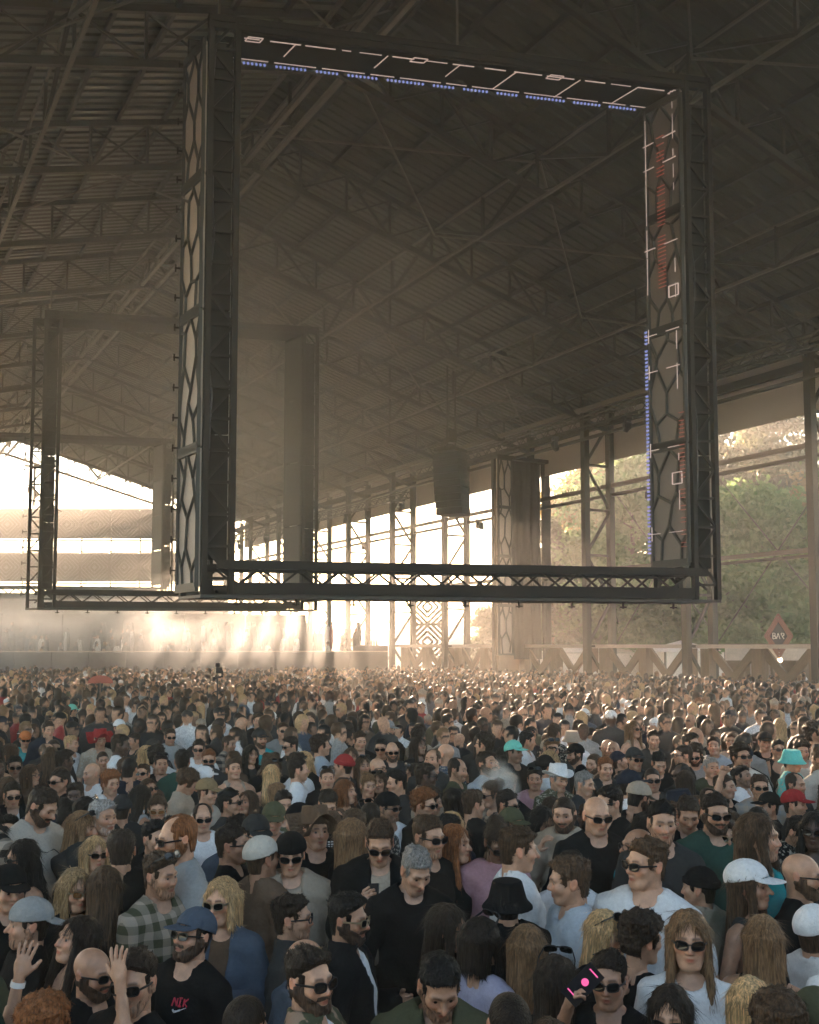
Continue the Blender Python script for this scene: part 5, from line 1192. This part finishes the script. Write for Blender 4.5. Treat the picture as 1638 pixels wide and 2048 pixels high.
 (33, 1531, 42, 0, 5, 's', 'k', 3, 'tee', 'white', 'sun', 'st'), (567, 1461, 33, 0, 15, 's', 'n', 1, 'tee', 'grey', 'sun', 'st'), (584, 1490, 37, 0, -60, 'q', 'd', 1, 'tee', 'charcoal', 'sun', 'st'), (646, 1490, 41, 0, 100, 'c', 'd', 1, 'tee', 'light blue', '', 'st'), (720, 1480, 37, 0, 20, 's', 'n', 1, 'tee', 'black', '', 'st'), (765, 1493, 39, 0, -10, 's', 'k', 2, 'tee', 'black', 'sun', 'st'), (787, 1500, 39, 0, 10, 'b', 'd', 1, 'tee', 'charcoal', 'sun beard', 'st'),
 (839, 1490, 37, 1, 40, 'W', 'd', 3, 'tee', 'black', '', 'st'), (686, 1530, 43, 0, -110, 's', 'd', 1, 'tee', 'charcoal', 'bean:red', 'st'), (753, 1534, 43, 0, 60, 'b', 'd', 1, 'tee', 'black', 'gl beard', 'st'), (911, 1537, 47, 0, 65, 'p', 'd', 1, 'tee', 'olive', 'stub', 'st'), (1030, 1503, 43, 0, 55, 's', 'd', 3, 'tee', 'black', 'cap:mint', 'st'), (654, 1554, 45, 0, 8, 'z', 'n', 1, 'tee', 'black', 'tops', 'st'), (600, 1537, 47, 0, 95, 's', 'd', 1, 'tee', 'white', '', 'st'),
 (698, 1581, 49, 1, 60, 'B', 'r', 1, 'tank', 'brown', '', 'st'), (738, 1567, 46, 1, 20, 'U', 'l', 1, 'long', 'black', '', 'st'), (798, 1561, 47, 0, -70, 'q', 'k', 1, 'tee', 'charcoal', '', 'st'), (563, 1604, 53, 0, 20, 'q', 'd', 1, 'tee', 'olive', 'stub', 'st'), (654, 1598, 53, 0, 8, 's', 'd', 1, 'tee', 'black', 'stub', 'dn', 'print'), (778, 1611, 55, 0, 50, 's', 'k', 3, 'tee', 'white', 'bcap:black sun stub', 'st'), (849, 1604, 55, 0, 60, 'c', 'r', 1, 'tee', 'black', 'sun', 'st'),
 (943, 1604, 57, 0, 120, 'i', 'n', 1, 'long', 'black', '', 'st'), (1010, 1604, 55, 0, 60, 's', 'd', 2, 'tee', 'black', 'sun', 'st'), (1077, 1631, 57, 1, 40, 'W', 'k', 3, 'tank', 'brown', '', 'dn'), (777, 1457, 32, 0, 60, 's', 'd', 1, 'tee', 'black', 'cap:grey', 'st'), (966, 1487, 43, 0, -110, 'c', 'd', 1, 'tee', 'charcoal', 'gl', 'st'), (1070, 1556, 45, 0, 0, 's', 'd', 2, 'tee', 'pink', 'tops', 'st'),
 (1108, 1556, 49, 0, 40, 's', 'g', 1, 'jack', 'olive/charcoal', 'fed:white', 'st', None, 'cloth_print'), (1148, 1477, 34, 0, 20, 's', 'd', 1, 'tee', 'white', 'buck:beige', 'st'), (1152, 1507, 39, 0, -60, 's', 'd', 1, 'tee', 'black', 'cap:black beard', 'st'), (1212, 1534, 45, 0, 18, 's', 'r', 1, 'long', 'charcoal', '', 'st'), (1169, 1564, 49, 0, 60, 's', 'g', 1, 'long', 'charcoal', '', 'st'), (1273, 1517, 43, 0, 30, 's', 'd', 1, 'hood', 'charcoal', 'cap:charcoal sun', 'st'),
 (1316, 1520, 43, 0, 15, 's', 'k', 1, 'tee', 'black', '', 'dn'), (1306, 1557, 49, 0, 8, 'z', 'd', 2, 'tee', 'charcoal', 'sun', 'st'), (1367, 1510, 43, 0, -70, 's', 'd', 1, 'tee', 'black', 'stub gl', 'st'), (1424, 1534, 42, 0, 25, 's', 'g', 1, 'tee', 'olive', '', 'st'), (1454, 1571, 49, 0, 65, 's', 'n', 1, 'tee', 'black', '', 'fist'), (1585, 1519, 43, 0, 70, 's', 'd', 1, 'tee', 'turquoise', 'buck:turquoise', 'st', None, 'cloth_print'),
 (1585, 1566, 47, 0, 58, 'p', 'd', 2, 'tee', 'charcoal', 'stub', 'st'), (1521, 1571, 49, 0, 12, 's', 'n', 1, 'long', 'grey', 'sun stub', 'st', None, 'cloth_plaid'), (1533, 1608, 50, 0, -60, 's', 'k', 2, 'tee', 'black', 'cap:black', 'st'), (1592, 1604, 52, 0, 75, 's', 'd', 1, 'tee', 'charcoal', 'cap:red', 'st'), (1266, 1457, 35, 1, 45, 'L', 'l', 1, 'tank', 'beige', 'sun', 'st'), (1310, 1478, 37, 0, 10, 's', 'd', 1, 'tee', 'charcoal', 'stub', 'st'),
 (1528, 1483, 37, 0, 15, 's', 'k', 2, 'tee', 'black', 'cap:black', 'st'), (1558, 1498, 38, 0, 20, 's', 'd', 2, 'tank', 'black', 'sun', 'st'), (1535, 1447, 31, 0, 5, 's', 'd', 1, 'tee', 'charcoal', 'blue', 'st'), (1560, 1450, 32, 1, 178, 'L', 'y', 1, 'tank', 'beige', '', 'st'), (955, 1425, 27, 0, 20, 's', 'd', 2, 'tee', 'charcoal', '', 'upR'), (1122, 1418, 25, 0, 60, 's', 'n', 1, 'long', 'white', '', 'upR'), (1370, 1560, 45, 1, 170, 'L', 'd', 1, 'tee', 'black', '', 'st'),
 (205, 1442, 27, 0, 10, 's', 'd', 1, 'tee', 'charcoal', '', 'fist'), (1225, 1432, 30, 0, 0, 's', 'd', 1, 'tee', 'charcoal', 'sun', 'st'), (1400, 1408, 25, 0, 10, 's', 'r', 1, 'tee', 'white', 'sun', 'st'), (88, 1600, 54, 0, 20, 's', 'k', 2, 'jack', 'navy/charcoal', '', 'st'),
]
for h in HER:
    x, y, px, sex, yaw, hk, hc, sk, top, tcol, acc, pose = h[:12]; s, d = solve(x, y, px)
    person(d, x, s, bool(sex), yaw, hk, hc, sk, top, tcol, acc, pose, h[12] if len(h) > 12 else None, h[13] if len(h) > 13 else 'cloth', hero=True)
NH = len(CROWD); HCX = np.array([(c['x'], c['y'], c['px'], c['d']) for c in CROWD])
# fill the gaps between them with further individuals
def rnd_look(r_):
    fem = r_.random() < .33
    if fem: hk = r_.choice('LLLWWBUTL'); top = r_.choice(['tank', 'tee', 'tee', 'long', 'jack'])
    else: hk = r_.choice('sssssqqiiczzpbcMas'); top = r_.choice(['tee', 'tee', 'tee', 'tee', 'long', 'hood', 'jack'])
    hc = r_.choice('kkkkddddddddnnnnl' if not fem else 'kkkddddddnnnnnlly'); sk = r_.choice([1, 1, 1, 1, 2, 2, 2, 3, 4]) if hc in 'kd' else r_.choice([1, 1, 2])
    col = r_.choice(['black']*8+['charcoal']*5+['white']*3+['grey', 'navy', 'navy', 'olive', 'brown', 'beige', 'cream', 'denim', 'dark green', 'light blue'])
    acc = []
    if not fem and r_.random() < .14: acc.append(r_.choice(['cap', 'cap', 'bcap', 'buck', 'bean'])+':'+r_.choice(['black', 'charcoal', 'navy', 'white', 'beige', 'olive', 'grey']))
    q = r_.random(); acc += ['sun'] if q < .36 else ['gl'] if q < .41 else ['tops'] if q < .48 else []
    if not fem: q = r_.random(); acc += ['beard'] if q < .25 else ['stub'] if q < .55 else []
    yaw = r_.gauss(30, 55) if r_.random() < .75 else r_.uniform(90, 270); pose = r_.choice(['st']*6+['tl', 'tr', 'dn', 'upl', 'cupR', 'phone', 'chin', 'fist' if r_.random() < .5 else 'st', 'upR' if r_.random() < .4 else 'st']) if not fem else r_.choice(['st']*5+['upl', 'dn', 'chin'])
    return fem, yaw, hk, hc, sk, top, col, ' '.join(acc), pose
pts = [(c['p'].x, c['p'].y) for c in CROWD]
def far_ok(q, P, m): 
    a = np.array(P); return len(P) == 0 or np.min((a[:, 0]-q.x)**2+(a[:, 1]-q.y)**2) > m*m
cand = []
for k in range(26000):
    d = math.sqrt(prng.uniform(2.9**2, 16.0**2)); x = prng.uniform(-110, 1750); s = prng.gauss(.935, .042); s = min(1.03, max(.84, s)); cand.append((d, x, s))
cand.sort(key=lambda c: (int(c[0]/1.0), prng.random()))
NMAX = 300
for d, x, s in cand:
    if len(CROWD) >= NMAX: break
    q = hall(rays_u(x)*d, d)
    if not far_ok(q, pts, .40): continue
    hx, hy_, _ = proj(q+Vector((0, 0, 1.655*s))); px = FPX*.235*s/d
    m = (HCX[:, 3] > d) & (np.abs(HCX[:, 0]-hx) < .5*px+.27*HCX[:, 2]) & (HCX[:, 1]+.36*HCX[:, 2] > hy_-.56*px)
    m2 = (HCX[:, 3] > d) & (np.abs(HCX[:, 0]-hx) < .9*px) & (HCX[:, 1]+.42*HCX[:, 2] > hy_+.45*px)
    if d < 6.5: m |= (HCX[:, 3] > d) & (np.abs(HCX[:, 0]-hx) < .75*px+.4*HCX[:, 2]) & (HCX[:, 1]+.9*HCX[:, 2] > hy_-.62*px)
    if m.any() or m2.any(): continue
    fem, yaw, hk, hc, sk, top, col, acc, pose = rnd_look(prng)
    if fem: s *= .96
    person(d, x, s, fem, yaw, hk, hc, sk, top, col, acc, pose, None, prng.choice(['cloth']*14+['cloth_print', 'cloth_plaid'])); pts.append((q.x, q.y))
DMAX = max(c['d'] for c in CROWD[NH:]) if len(CROWD) > NH else 12
print('CROWD', len(CROWD), 'heroes', NH, 'fill to', DMAX, time.time()-T0)

# ---- everyone farther back: one mass
def lod(fem, hk, hat=False, arm='down', f=.022, cz=.075):
    xs = axis((-.40, -.11, cz), (-.11, .11, f), (.11, .42, cz)); ys = axis((-.30, -.12, cz), (-.12, .14, f), (.14, .25, cz)); zs = axis((-.10, .9, .5), (.9, 1.46, cz), (1.46, 1.84 if arm == 'down' else 2.05, f))
    p = grid(xs, ys, zs); hp = (p[0], p[1]-.008, p[2]-1.657); x, y, z = hp
    sk = smin(head_sdf(hp, fem), rcone(p, (0, .03, 1.6), (0, .025, 1.44), .055, .062), .02); ps = ('down', 'down') if arm == 'down' else ('up', 'down')
    cl = smin(torso_parts(p, fem)-.015, arm_parts(p, ps, fem)-(.02 if arm == 'down' else 0.), .04); q = (np.abs(p[0]), p[1], p[2]); cl = smin(cl, rcone(q, (.09, 0, .9), (.1, 0, 0), .1, .07), .05)
    cr = scalp(hp)
    if hk == 'short': hr = smax(cr-.02+.008*noise3(x*30, y*30, z*30), hairline(hp, .004), .01)
    elif hk == 'long':
        hr = smin(cr-.02, np.maximum((np.sqrt((x/.095)**2+((y-.05)/.075)**2)-1)*.08, np.maximum(z-.04, -.3-z)), .03); fo = np.maximum(np.maximum(np.abs(x)-.056, z-.066), y+.005); hr = smax(hr, -fo, .012)
    elif hk == 'afro': hr = smax(ell(hp, (0, .02, .04), (.105, .112, .105))+.01*noise3(x*40, y*40, z*40), hairline(hp), .01)
    elif hk == 'cap': hr = np.minimum(np.maximum(ell(hp, (0, .012, .040), (.092, .112, .098)), .034-z), np.maximum(np.abs(z-.04-.2*(y+.1))-.012, np.sqrt((x/.078)**2+((y+.095)/.095)**2)*.08-.08))
    else: hr = cr+.05
    d = np.minimum(np.minimum(sk, cl), hr); V, Q = snet(d, xs, ys, zs)
    vp = (V[:, 0], V[:, 1], V[:, 2]); vh = (V[:, 0], V[:, 1]-.008, V[:, 2]-1.657)
    # zone of each vertex: nearest of the three fields
    def samp(f): 
        ix = [np.clip(np.interp(V[:, i], g, np.arange(len(g))).round().astype(int), 0, len(g)-1) for i, g in enumerate((xs, ys, zs))]; return f[tuple(ix)]
    zone = np.argmin(np.stack([samp(sk), samp(cl), samp(hr)], 1), 1); 
    if arm != 'down': zone[(V[:, 2] > 1.62) & (np.abs(V[:, 0]) > .13)] = 0
    gl = (np.abs(vh[2]-.004) < .02) & (vh[1] < -.07) & (np.abs(vh[0]) < .065)
    return V.astype(np.float32), Q, zone, gl
LODA = [[lod(False, 'short', **k), lod(False, 'bald', **k), lod(False, 'cap', **k), lod(False, 'afro', **k), lod(True, 'long', **k), lod(True, 'short', **k), lod(False, 'short', arm='up', **k)] for k in (dict(f=.032, cz=.12), dict(f=.066, cz=.25))]
print('LOD', [2*len(l[1]) for g in LODA for l in g])
LW = [.50, .07, .08, .04, .25, .05, .03]
VV, QQ, CC = [], [], []; nv = 0; nfar = 0; tris = 0
def add_far(q, z0, s, r_, pick=None):
    global nv, nfar, tris
    LODS = LODA[0 if q.length < 17.5 else 1]; V, Q, zone, gl = LODS[r_.choices(range(len(LODS)), LW)[0] if pick is None else pick]
    toc = math.atan2(-q.x, q.y) if False else 0
    tv = Vector((-q.x, -q.y)).normalized(); a0 = math.atan2(tv.x, -tv.y); th = a0 + R(r_.gauss(25, 60) if r_.random() < .7 else r_.uniform(0, 360))
    c, s_ = math.cos(th), math.sin(th); M = np.array(((c, -s_, 0), (s_, c, 0), (0, 0, 1)), np.float32)*s; VV.append(V @ M.T + np.array((q.x, q.y, z0), np.float32)); QQ.append(Q+nv); nv += len(V); tris += 2*len(Q)
    sk = SKIN[r_.choice([1, 1, 1, 2, 2, 3, 4])]; tc_ = TC[r_.choice(['black']*7+['charcoal']*5+['white']*3+['grey', 'navy', 'olive', 'brown', 'beige', 'denim', 'red'])]; hc = HC[r_.choice('kkkkddddddddnnnnly')][0]
    if zone is LODS[2][2]: hc = TC[r_.choice(['black', 'charcoal', 'white', 'beige', 'navy'])]
    tab = np.array([(*sk, 1), (*tc_, 1), (*hc, 1)], np.float32); col = tab[zone]
    if r_.random() < .4: col[gl & (zone == 0)] = (.012, .012, .012, 1)
    CC.append(col); nfar += 1
near = np.array([(c['p'].x, c['p'].y) for c in CROWD]); fr = random.Random(21); cellw = .53
dd = DMAX*.80
while dd < 62:
    halfw = dd*.44+1.5; xr = -halfw*1.02
    while xr < halfw:
        a = xr+fr.uniform(-.2, .2); e = dd+fr.uniform(-.22, .22); q = hall(a, e); xr += cellw
        if not (XL+.6 < q.x < XR-1.3) : 
            if not (XR-1.4 <= q.x < XR+7 and q.y < 27.5 and fr.random() < .5): continue
        if e > RD-.6 and q.x < 26: continue
        if e > 44 and fr.random() < .35: continue
        if np.min((near[:, 0]-q.x)**2+(near[:, 1]-q.y)**2) < .22: continue
        if e < DMAX+.8:
            hx, hy_, _ = proj(q+Vector((0, 0, 1.65))); px = FPX*.235/e
            if ((HCX[:, 3] > e) & (np.abs(HCX[:, 0]-hx) < .6*px+.3*HCX[:, 2]) & (HCX[:, 1]+.4*HCX[:, 2] > hy_-.6*px)).any(): continue
        add_far(q, 0, min(1.03, max(.82, fr.gauss(.92, .045))), fr)
    dd += .52
for k in range(170):                             # guests on the raised platform
    x = fr.uniform(-60, 735); kk = fr.randrange(5); e = RD+.65+kk*1.05+fr.uniform(-.2, .2); add_far(hall(ray(x, HOR)[0]*e, e), .95+.36*kk, .91, fr)
    if 690 < x < 790 and kk < 3: VV.pop(); QQ.pop(); CC.pop(); nv = sum(len(v) for v in VV)
V = np.concatenate(VV); me = mesh_np('crowd', V, [np.concatenate(QQ)], 'crowd'); me.attributes.new('pcol', 'FLOAT_COLOR', 'POINT').data.foreach_set('color', np.concatenate(CC).ravel())
tag(ob('crowd', me), 'dense far crowd of festival guests filling the hall floor', 'crowd', kind='stuff')
print('FAR', nfar, 'tris', tris, time.time()-T0)

# ------------------------------------------------------------------ things held or worn apart from the bodies
def find(x, y): return min(CROWD[:NH], key=lambda c: (c['x']-x)**2+(c['y']-y)**2)
def cup_mesh():
    if 'cup' not in _acc:
        m = MB(); m.lathe([(.001, -.055), (.030, -.055), (.041, .065), (.043, .066), (.039, .060), (.029, -.045), (.001, -.045)], 20); _acc['cup'] = m.mesh('cup', 'cup_plastic', True)
    return _acc['cup']
def cup_for(c, label, hnd):
    g = c['mat'] @ c['B'].grip[hnd]; o = ob('cup', cup_mesh()); o.location = g.translation; o.rotation_euler = (.08, .05, 0); tag(o, label, 'cup', 'drink cups held in the crowd')
cup_for(find(460, 1792), 'white plastic cup held by the person in the denim jacket', 1)
cup_for(find(1607, 1742), 'white plastic cup held by the person in black t-shirt at the right edge', 0)
cup_for(find(318, 1742), 'white plastic cup held by the person in the plaid shirt at left', 0)
cup_for(find(1312, 1640), 'pale plastic cup held by the person in charcoal behind the white t-shirt', 1)
def phone(M4, label, lit=True):
    T = thing('phone', label, 'phone', M4.translation); T.rotation_euler = M4.to_euler()
    m = MB(); m.box((-.037, -.076, -.004), (.037, .076, .004)); m.build('case', 'phone_case', T)
    m = MB(); m.box((-.034, -.072, .0042), (.034, .072, .0052)); m.build('screen', 'phone_screen', T)
    if lit:
        m = MB(); m.lathe([(.001, .0065), (.012, .0065), (.014, .0055)], 14, (0, .012, 0)); m.box((-.028, -.052, .0055), (.012, -.047, .0062)); m.box((-.02, .055, .0055), (.02, .060, .0062)); m.build('screen_graphic', 'phone_pink', T)
c = find(1218, 1946); g = c['mat'] @ c['B'].grip[0]
zc = (cam.location-g.translation).normalized(); xc = Vector((0, 0, 1)).cross(zc).normalized(); yc = zc.cross(xc); rt = Matrix((xc, yc, zc)).transposed().to_4x4() @ Matrix.Rotation(R(-45), 4, 'Z')
phone(Matrix.Translation(g.translation+Vector((0, 0, .03))+zc*.012) @ rt, 'dark phone with glowing pink dot on its screen, held up near the front')
c = find(757, 1670); g = c['mat'] @ c['B'].grip[0]; phone(Matrix.Translation(g.translation) @ rt @ Matrix.Rotation(R(45), 4, 'Z') @ Matrix.Rotation(R(150), 4, 'Y'), 'phone held by the person in black jacket and beige t-shirt', False)
c = find(1122, 1418); g = c['mat'] @ c['B'].grip[0]; phone(Matrix.Translation(g.translation+Vector((0, 0, .08))) @ rt, 'raised phone in a white-sleeved hand in the far crowd', False)
# print on the black t-shirt under the blue cap
c = find(378, 1862); B = c['B']; sv = shirt(B, 'tee')[0]; par = c['o']
def on_chest(u, v):
    k = np.argmin((sv[:, 0]-u)**2+(sv[:, 2]-v)**2+np.where(sv[:, 1] > -.05, 9, 0)); return sv[k, 1]-.004
for nm, mat_, segs in (('chest_print', 'print_red', [(l, i) for i, l in enumerate('NIK')]), ('chest_mark', 'print_white', None)):
    m = MB()
    def S(a, b_, w_): m.bar((a[0], on_chest(*a), a[1]), (b_[0], on_chest(*b_), b_[1]), w_, .003, up=(0, 1, 0))
    if segs:
        for l, i in segs:
            for a, b_ in LET[l]: S((.055-.034+i*.030+a[0]*.044, 1.375+a[1]*.036), (.055-.034+i*.030+b_[0]*.044, 1.375+b_[1]*.036), .0075)
    else:
        q = [(.030, 1.343), (.036, 1.333), (.050, 1.335), (.068, 1.341), (.095, 1.352)]
        for k in range(4): S(q[k], q[k+1], (.009, .010, .008, .004)[k])
    m.build(nm, mat_, par)
c = find(654, 1598); sv = shirt(c['B'], 'tee')[0]; m = MB()
for r0 in range(4):
    for k in range(3):
        a, b_ = (-.02+k*.03, 1.31-r0*.022), (.0+k*.03, 1.31-r0*.022); m.bar((a[0], on_chest(*a), a[1]), (b_[0], on_chest(*b_), b_[1]), .012, .003, up=(0, 1, 0))
m.build('chest_print', 'print_white', c['o'])
# line drawing on the cream sweatshirt
c = find(65, 1603); sv = shirt(c['B'], 'long')[0]; m = MB(); q = [(-.10, 1.36), (-.04, 1.34), (.04, 1.35), (.10, 1.31), (.11, 1.25), (.07, 1.20), (.08, 1.15)]
for k in range(len(q)-1): m.bar((q[k][0], on_chest(*q[k]), q[k][1]), (q[k+1][0], on_chest(*q[k+1]), q[k+1][1]), .006, .003, up=(0, 1, 0))
m.build('chest_print', 'black_plastic', c['o'])
# wristbands and watch
for (hx, hy), hnd, mt, nm in (((102, 2038), 1, 'wristband', 'wristband'), ((702, 1826), 1, 'watch', 'wristwatch')):
    c = find(hx, hy); e, w_ = [np.array(v) for v in ARM[c['B'].pose[hnd]][:2]]; sg = -1 if hnd == 0 else 1; kx = .92 if c['fem'] else 1; e[0] *= sg*kx; w_[0] *= sg*kx
    dv = (w_-e)/np.linalg.norm(w_-e); m = MB(); m.tube([w_-dv*.045, w_-dv*.02], .034 if not c['fem'] else .031, 14); m.build(nm, mt, c['o'], True)
# camera on a stabiliser pole above the far crowd, and a red hand fan
pp = at(435, 1365, 19.5); T = thing('camera_gimbal', 'small camera on a stabiliser pole held above the far crowd at left', 'camera', (pp.x, pp.y, 1.4))
m = MB(); m.tube([(0, 0, 0), (0, 0, .72)], .016, 8); m.build('pole', 'black_plastic', T); m = MB(); m.bar((-.10, 0, .70), (.10, 0, .74), .03, .03); m.bar((.09, 0, .72), (.09, 0, .86), .03, .03); m.build('gimbal_arm', 'black_plastic', T)
m = MB(); m.box((-.06, -.06, .80), (.07, .06, .92)); m.box((-.11, -.02, .66), (-.05, .04, .74)); m.build('camera_body', 'black_plastic', T); m = MB(); m.lathe([(.001, .92), (.05, .93), (.045, 1.0), (.001, 1.0)], 10); m.build('top_light', 'black_plastic', T, True)
pp = at(201, 1356, 21); T = thing('hand_fan', 'red fan held up above the far crowd at left', 'fan', (pp.x, pp.y, 1.55)); T.rotation_euler = (0, 0, -YAW)
plain('fan_red', (.38, .10, .07), .8); m = MB(); n = 12
for k in range(n):
    a0, a1 = math.pi*k/n, math.pi*(k+1)/n; m.add([(0, .006*(k % 2), .40), (.27*math.cos(a0), .006*(k % 2), .40+.17*math.sin(a0)), (.27*math.cos(a1), .006*(k % 2)+.004, .40+.17*math.sin(a1)), (0, .012, .405)], [(0, 1, 2, 3)])
m.build('fan_leaf', 'fan_red', T); m = MB(); m.tube([(0, 0, -.1), (0, 0, .42)], .012, 8); m.build('handle', 'wood', T)

# ------------------------------------------------------------------ labels that single each person out
def xband(x):
    for lim, t in ((150, 'far left'), (400, 'left'), (680, 'centre-left'), (940, 'centre'), (1180, 'centre-right'), (1430, 'right'), (9999, 'far right')):
        if x < lim: return t
def yband(y):
    for lim, t in ((1440, 'back rows'), (1500, 'upper rows'), (1560, 'middle rows'), (1640, 'lower rows'), (1760, 'near rows'), (9999, 'front rows')):
        if y < lim: return t
HATW = {'cap': 'cap', 'bcap': 'backwards cap', 'buck': 'bucket hat', 'wide': 'wide-brimmed hat', 'fed': 'fedora', 'bean': 'beanie'}
for c in CROWD:
    tm = {'cloth_plaid': 'plaid ', 'cloth_camo': 'camouflage ', 'cloth_print': 'patterned '}.get(c['tmat'], '')
    hr = ''
    if c['hat']: a, b_ = c['hat'].split(':'); hr = f" and {b_.replace('_', ' ')} {HATW[a]}"
    if c['gl'] in ('sun', 'amber', 'blue', 'gold'): hr += ', sunglasses'
    elif c['gl'] == 'gl': hr += ', glasses'
    elif c['gl'] == 'tops': hr += ', raised sunglasses'
    yw = (c['yaw']+180) % 360-180
    fc = ', facing away' if abs(yw) > 125 else ', facing camera' if abs(yw) < 30 else ', turned right' if yw > 0 else ', turned left'
    if c['pose'] in ('upR', 'fist', 'up2'): fc = ', arm raised'
    if c['pose'] == 'dn': fc = ', looking down'
    c['base'] = f"person in {tm}{c['tcol']} {TOPW[c['top']]}{hr}{fc}"
from collections import Counter, defaultdict
def uniq(key, lab):
    cnt = Counter(c[key] for c in CROWD)
    for c in CROWD: c[lab] = cnt[c[key]] == 1
for c in CROWD: c['l1'] = c['base']; c['l2'] = c['base']+', '+yband(c['y'])+', '+xband(c['x'])
uniq('l1', 'u1'); uniq('l2', 'u2'); grp = defaultdict(list)
for c in CROWD:
    lab = c['l1'] if (c['u1'] and c['hero'] and c['px'] > 60) else c['l2'] if c['u2'] else None
    if lab is None: grp[c['l2']].append(c)
    else: c['lab'] = lab
for k, L in grp.items():
    L.sort(key=lambda c: c['x']); words = ['leftmost', 'second', 'third', 'fourth', 'fifth', 'sixth', 'seventh']
    for i, c in enumerate(L): c['lab'] = (words[min(i, 6)] if i < len(L)-1 else 'rightmost')+' '+k
for c in CROWD: tag(c['o'], c['lab'], 'person', 'festival guests in the crowd')
print('LABELS max words', max(len(c['lab'].split()) for c in CROWD), 'distinct', len(set(c['lab'] for c in CROWD)), [len(v) for v in grp.values()])

# ------------------------------------------------------------------ smoke bank over the platform, breath of vapour, and the hall's haze
def volume_box(name, lo_hi, dens, label, sc=.35, thr=.42, aniso=.3, cat=None, falloff=True):
    m = MB(); m.box((-1, -1, -1), (1, 1, 1)); mt = bpy.data.materials.new(name); mt.use_nodes = True; t = mt.node_tree; t.nodes.clear(); MATS[name] = mt
    out = N(t, 'ShaderNodeOutputMaterial'); v = N(t, 'ShaderNodeVolumePrincipled'); v.inputs['Color'].default_value = (.90, .95, .98, 1); v.inputs['Anisotropy'].default_value = aniso
    tc = N(t, 'ShaderNodeTexCoord'); nz = N(t, 'ShaderNodeTexNoise'); nz.inputs['Scale'].default_value = sc; nz.inputs['Detail'].default_value = 3; nz.inputs['Distortion'].default_value = .6
    g = N(t, 'ShaderNodeNewGeometry'); t.links.new(g.outputs['Position'], nz.inputs['Vector'])
    mr = N(t, 'ShaderNodeMapRange'); mr.inputs['From Min'].default_value = thr; mr.inputs['From Max'].default_value = thr+.25; t.links.new(nz.outputs['Fac'], mr.inputs['Value'])
    ln = N(t, 'ShaderNodeVectorMath', operation='LENGTH'); t.links.new(tc.outputs['Object'], ln.inputs[0]); m2 = N(t, 'ShaderNodeMapRange'); m2.inputs['From Min'].default_value = 1.0; m2.inputs['From Max'].default_value = .35; t.links.new(ln.outputs['Value'], m2.inputs['Value'])
    mu = N(t, 'ShaderNodeMath', operation='MULTIPLY'); t.links.new(mr.outputs[0], mu.inputs[0]); t.links.new(m2.outputs[0], mu.inputs[1]); md = N(t, 'ShaderNodeMath', operation='MULTIPLY'); md.inputs[1].default_value = dens; t.links.new(mu.outputs[0], md.inputs[0])
    t.links.new(md.outputs[0], v.inputs['Density']); t.links.new(v.outputs[0], out.inputs['Volume'])
    o = ob(name, m.mesh(name, name)); (c0, sz, rz) = lo_hi; o.location = c0; o.scale = sz; o.rotation_euler = (0, 0, rz); tag(o, label, cat or 'smoke', kind='stuff'); return o
volume_box('smoke', (hall(-13.5, 47.5, 3.2), (13.5, 6.0, 3.1), -YAW), .16, 'drifting bank of pale stage smoke over the platform at left', thr=.37)
volume_box('smoke', ((12.5, 31, 11.5), (9.5, 15, 6.2), -.3), .030, 'thin veil of smoke hanging under the roof inside the big frame', sc=.16, thr=.30)
pv = at(998, 1575, 8.6); volume_box('vapour', (pv, (.20, .20, .26), 0), 12.0, 'puff of pale vapour above the crowd at the centre', sc=6., thr=.36, cat='vapour')
m = MB(); m.box((-232, -232, -1.0), (232, 232, 19.6)); mt = bpy.data.materials.new('haze'); mt.use_nodes = True; t = mt.node_tree; t.nodes.clear(); MATS['haze'] = mt
out = N(t, 'ShaderNodeOutputMaterial'); v = N(t, 'ShaderNodeVolumePrincipled'); v.inputs['Color'].default_value = (.95, .94, .88, 1); v.inputs['Density'].default_value = HAZE_DENSITY; v.inputs['Anisotropy'].default_value = .4
t.links.new(v.outputs[0], out.inputs['Volume'])
tag(ob('haze', m.mesh('haze', 'haze')), 'thin warm haze filling the hall and the air outside', 'haze', kind='stuff')
print('TRIS', sum(len(m.loops)-2*len(m.polygons) for m in bpy.data.meshes)); _c = __import__('collections').Counter()
for m_ in bpy.data.meshes: _c[m_.name.split('.')[0]] += len(m_.loops)-2*len(m_.polygons)
print(_c.most_common(14)); print('DONE', time.time()-T0, len(bpy.data.objects))
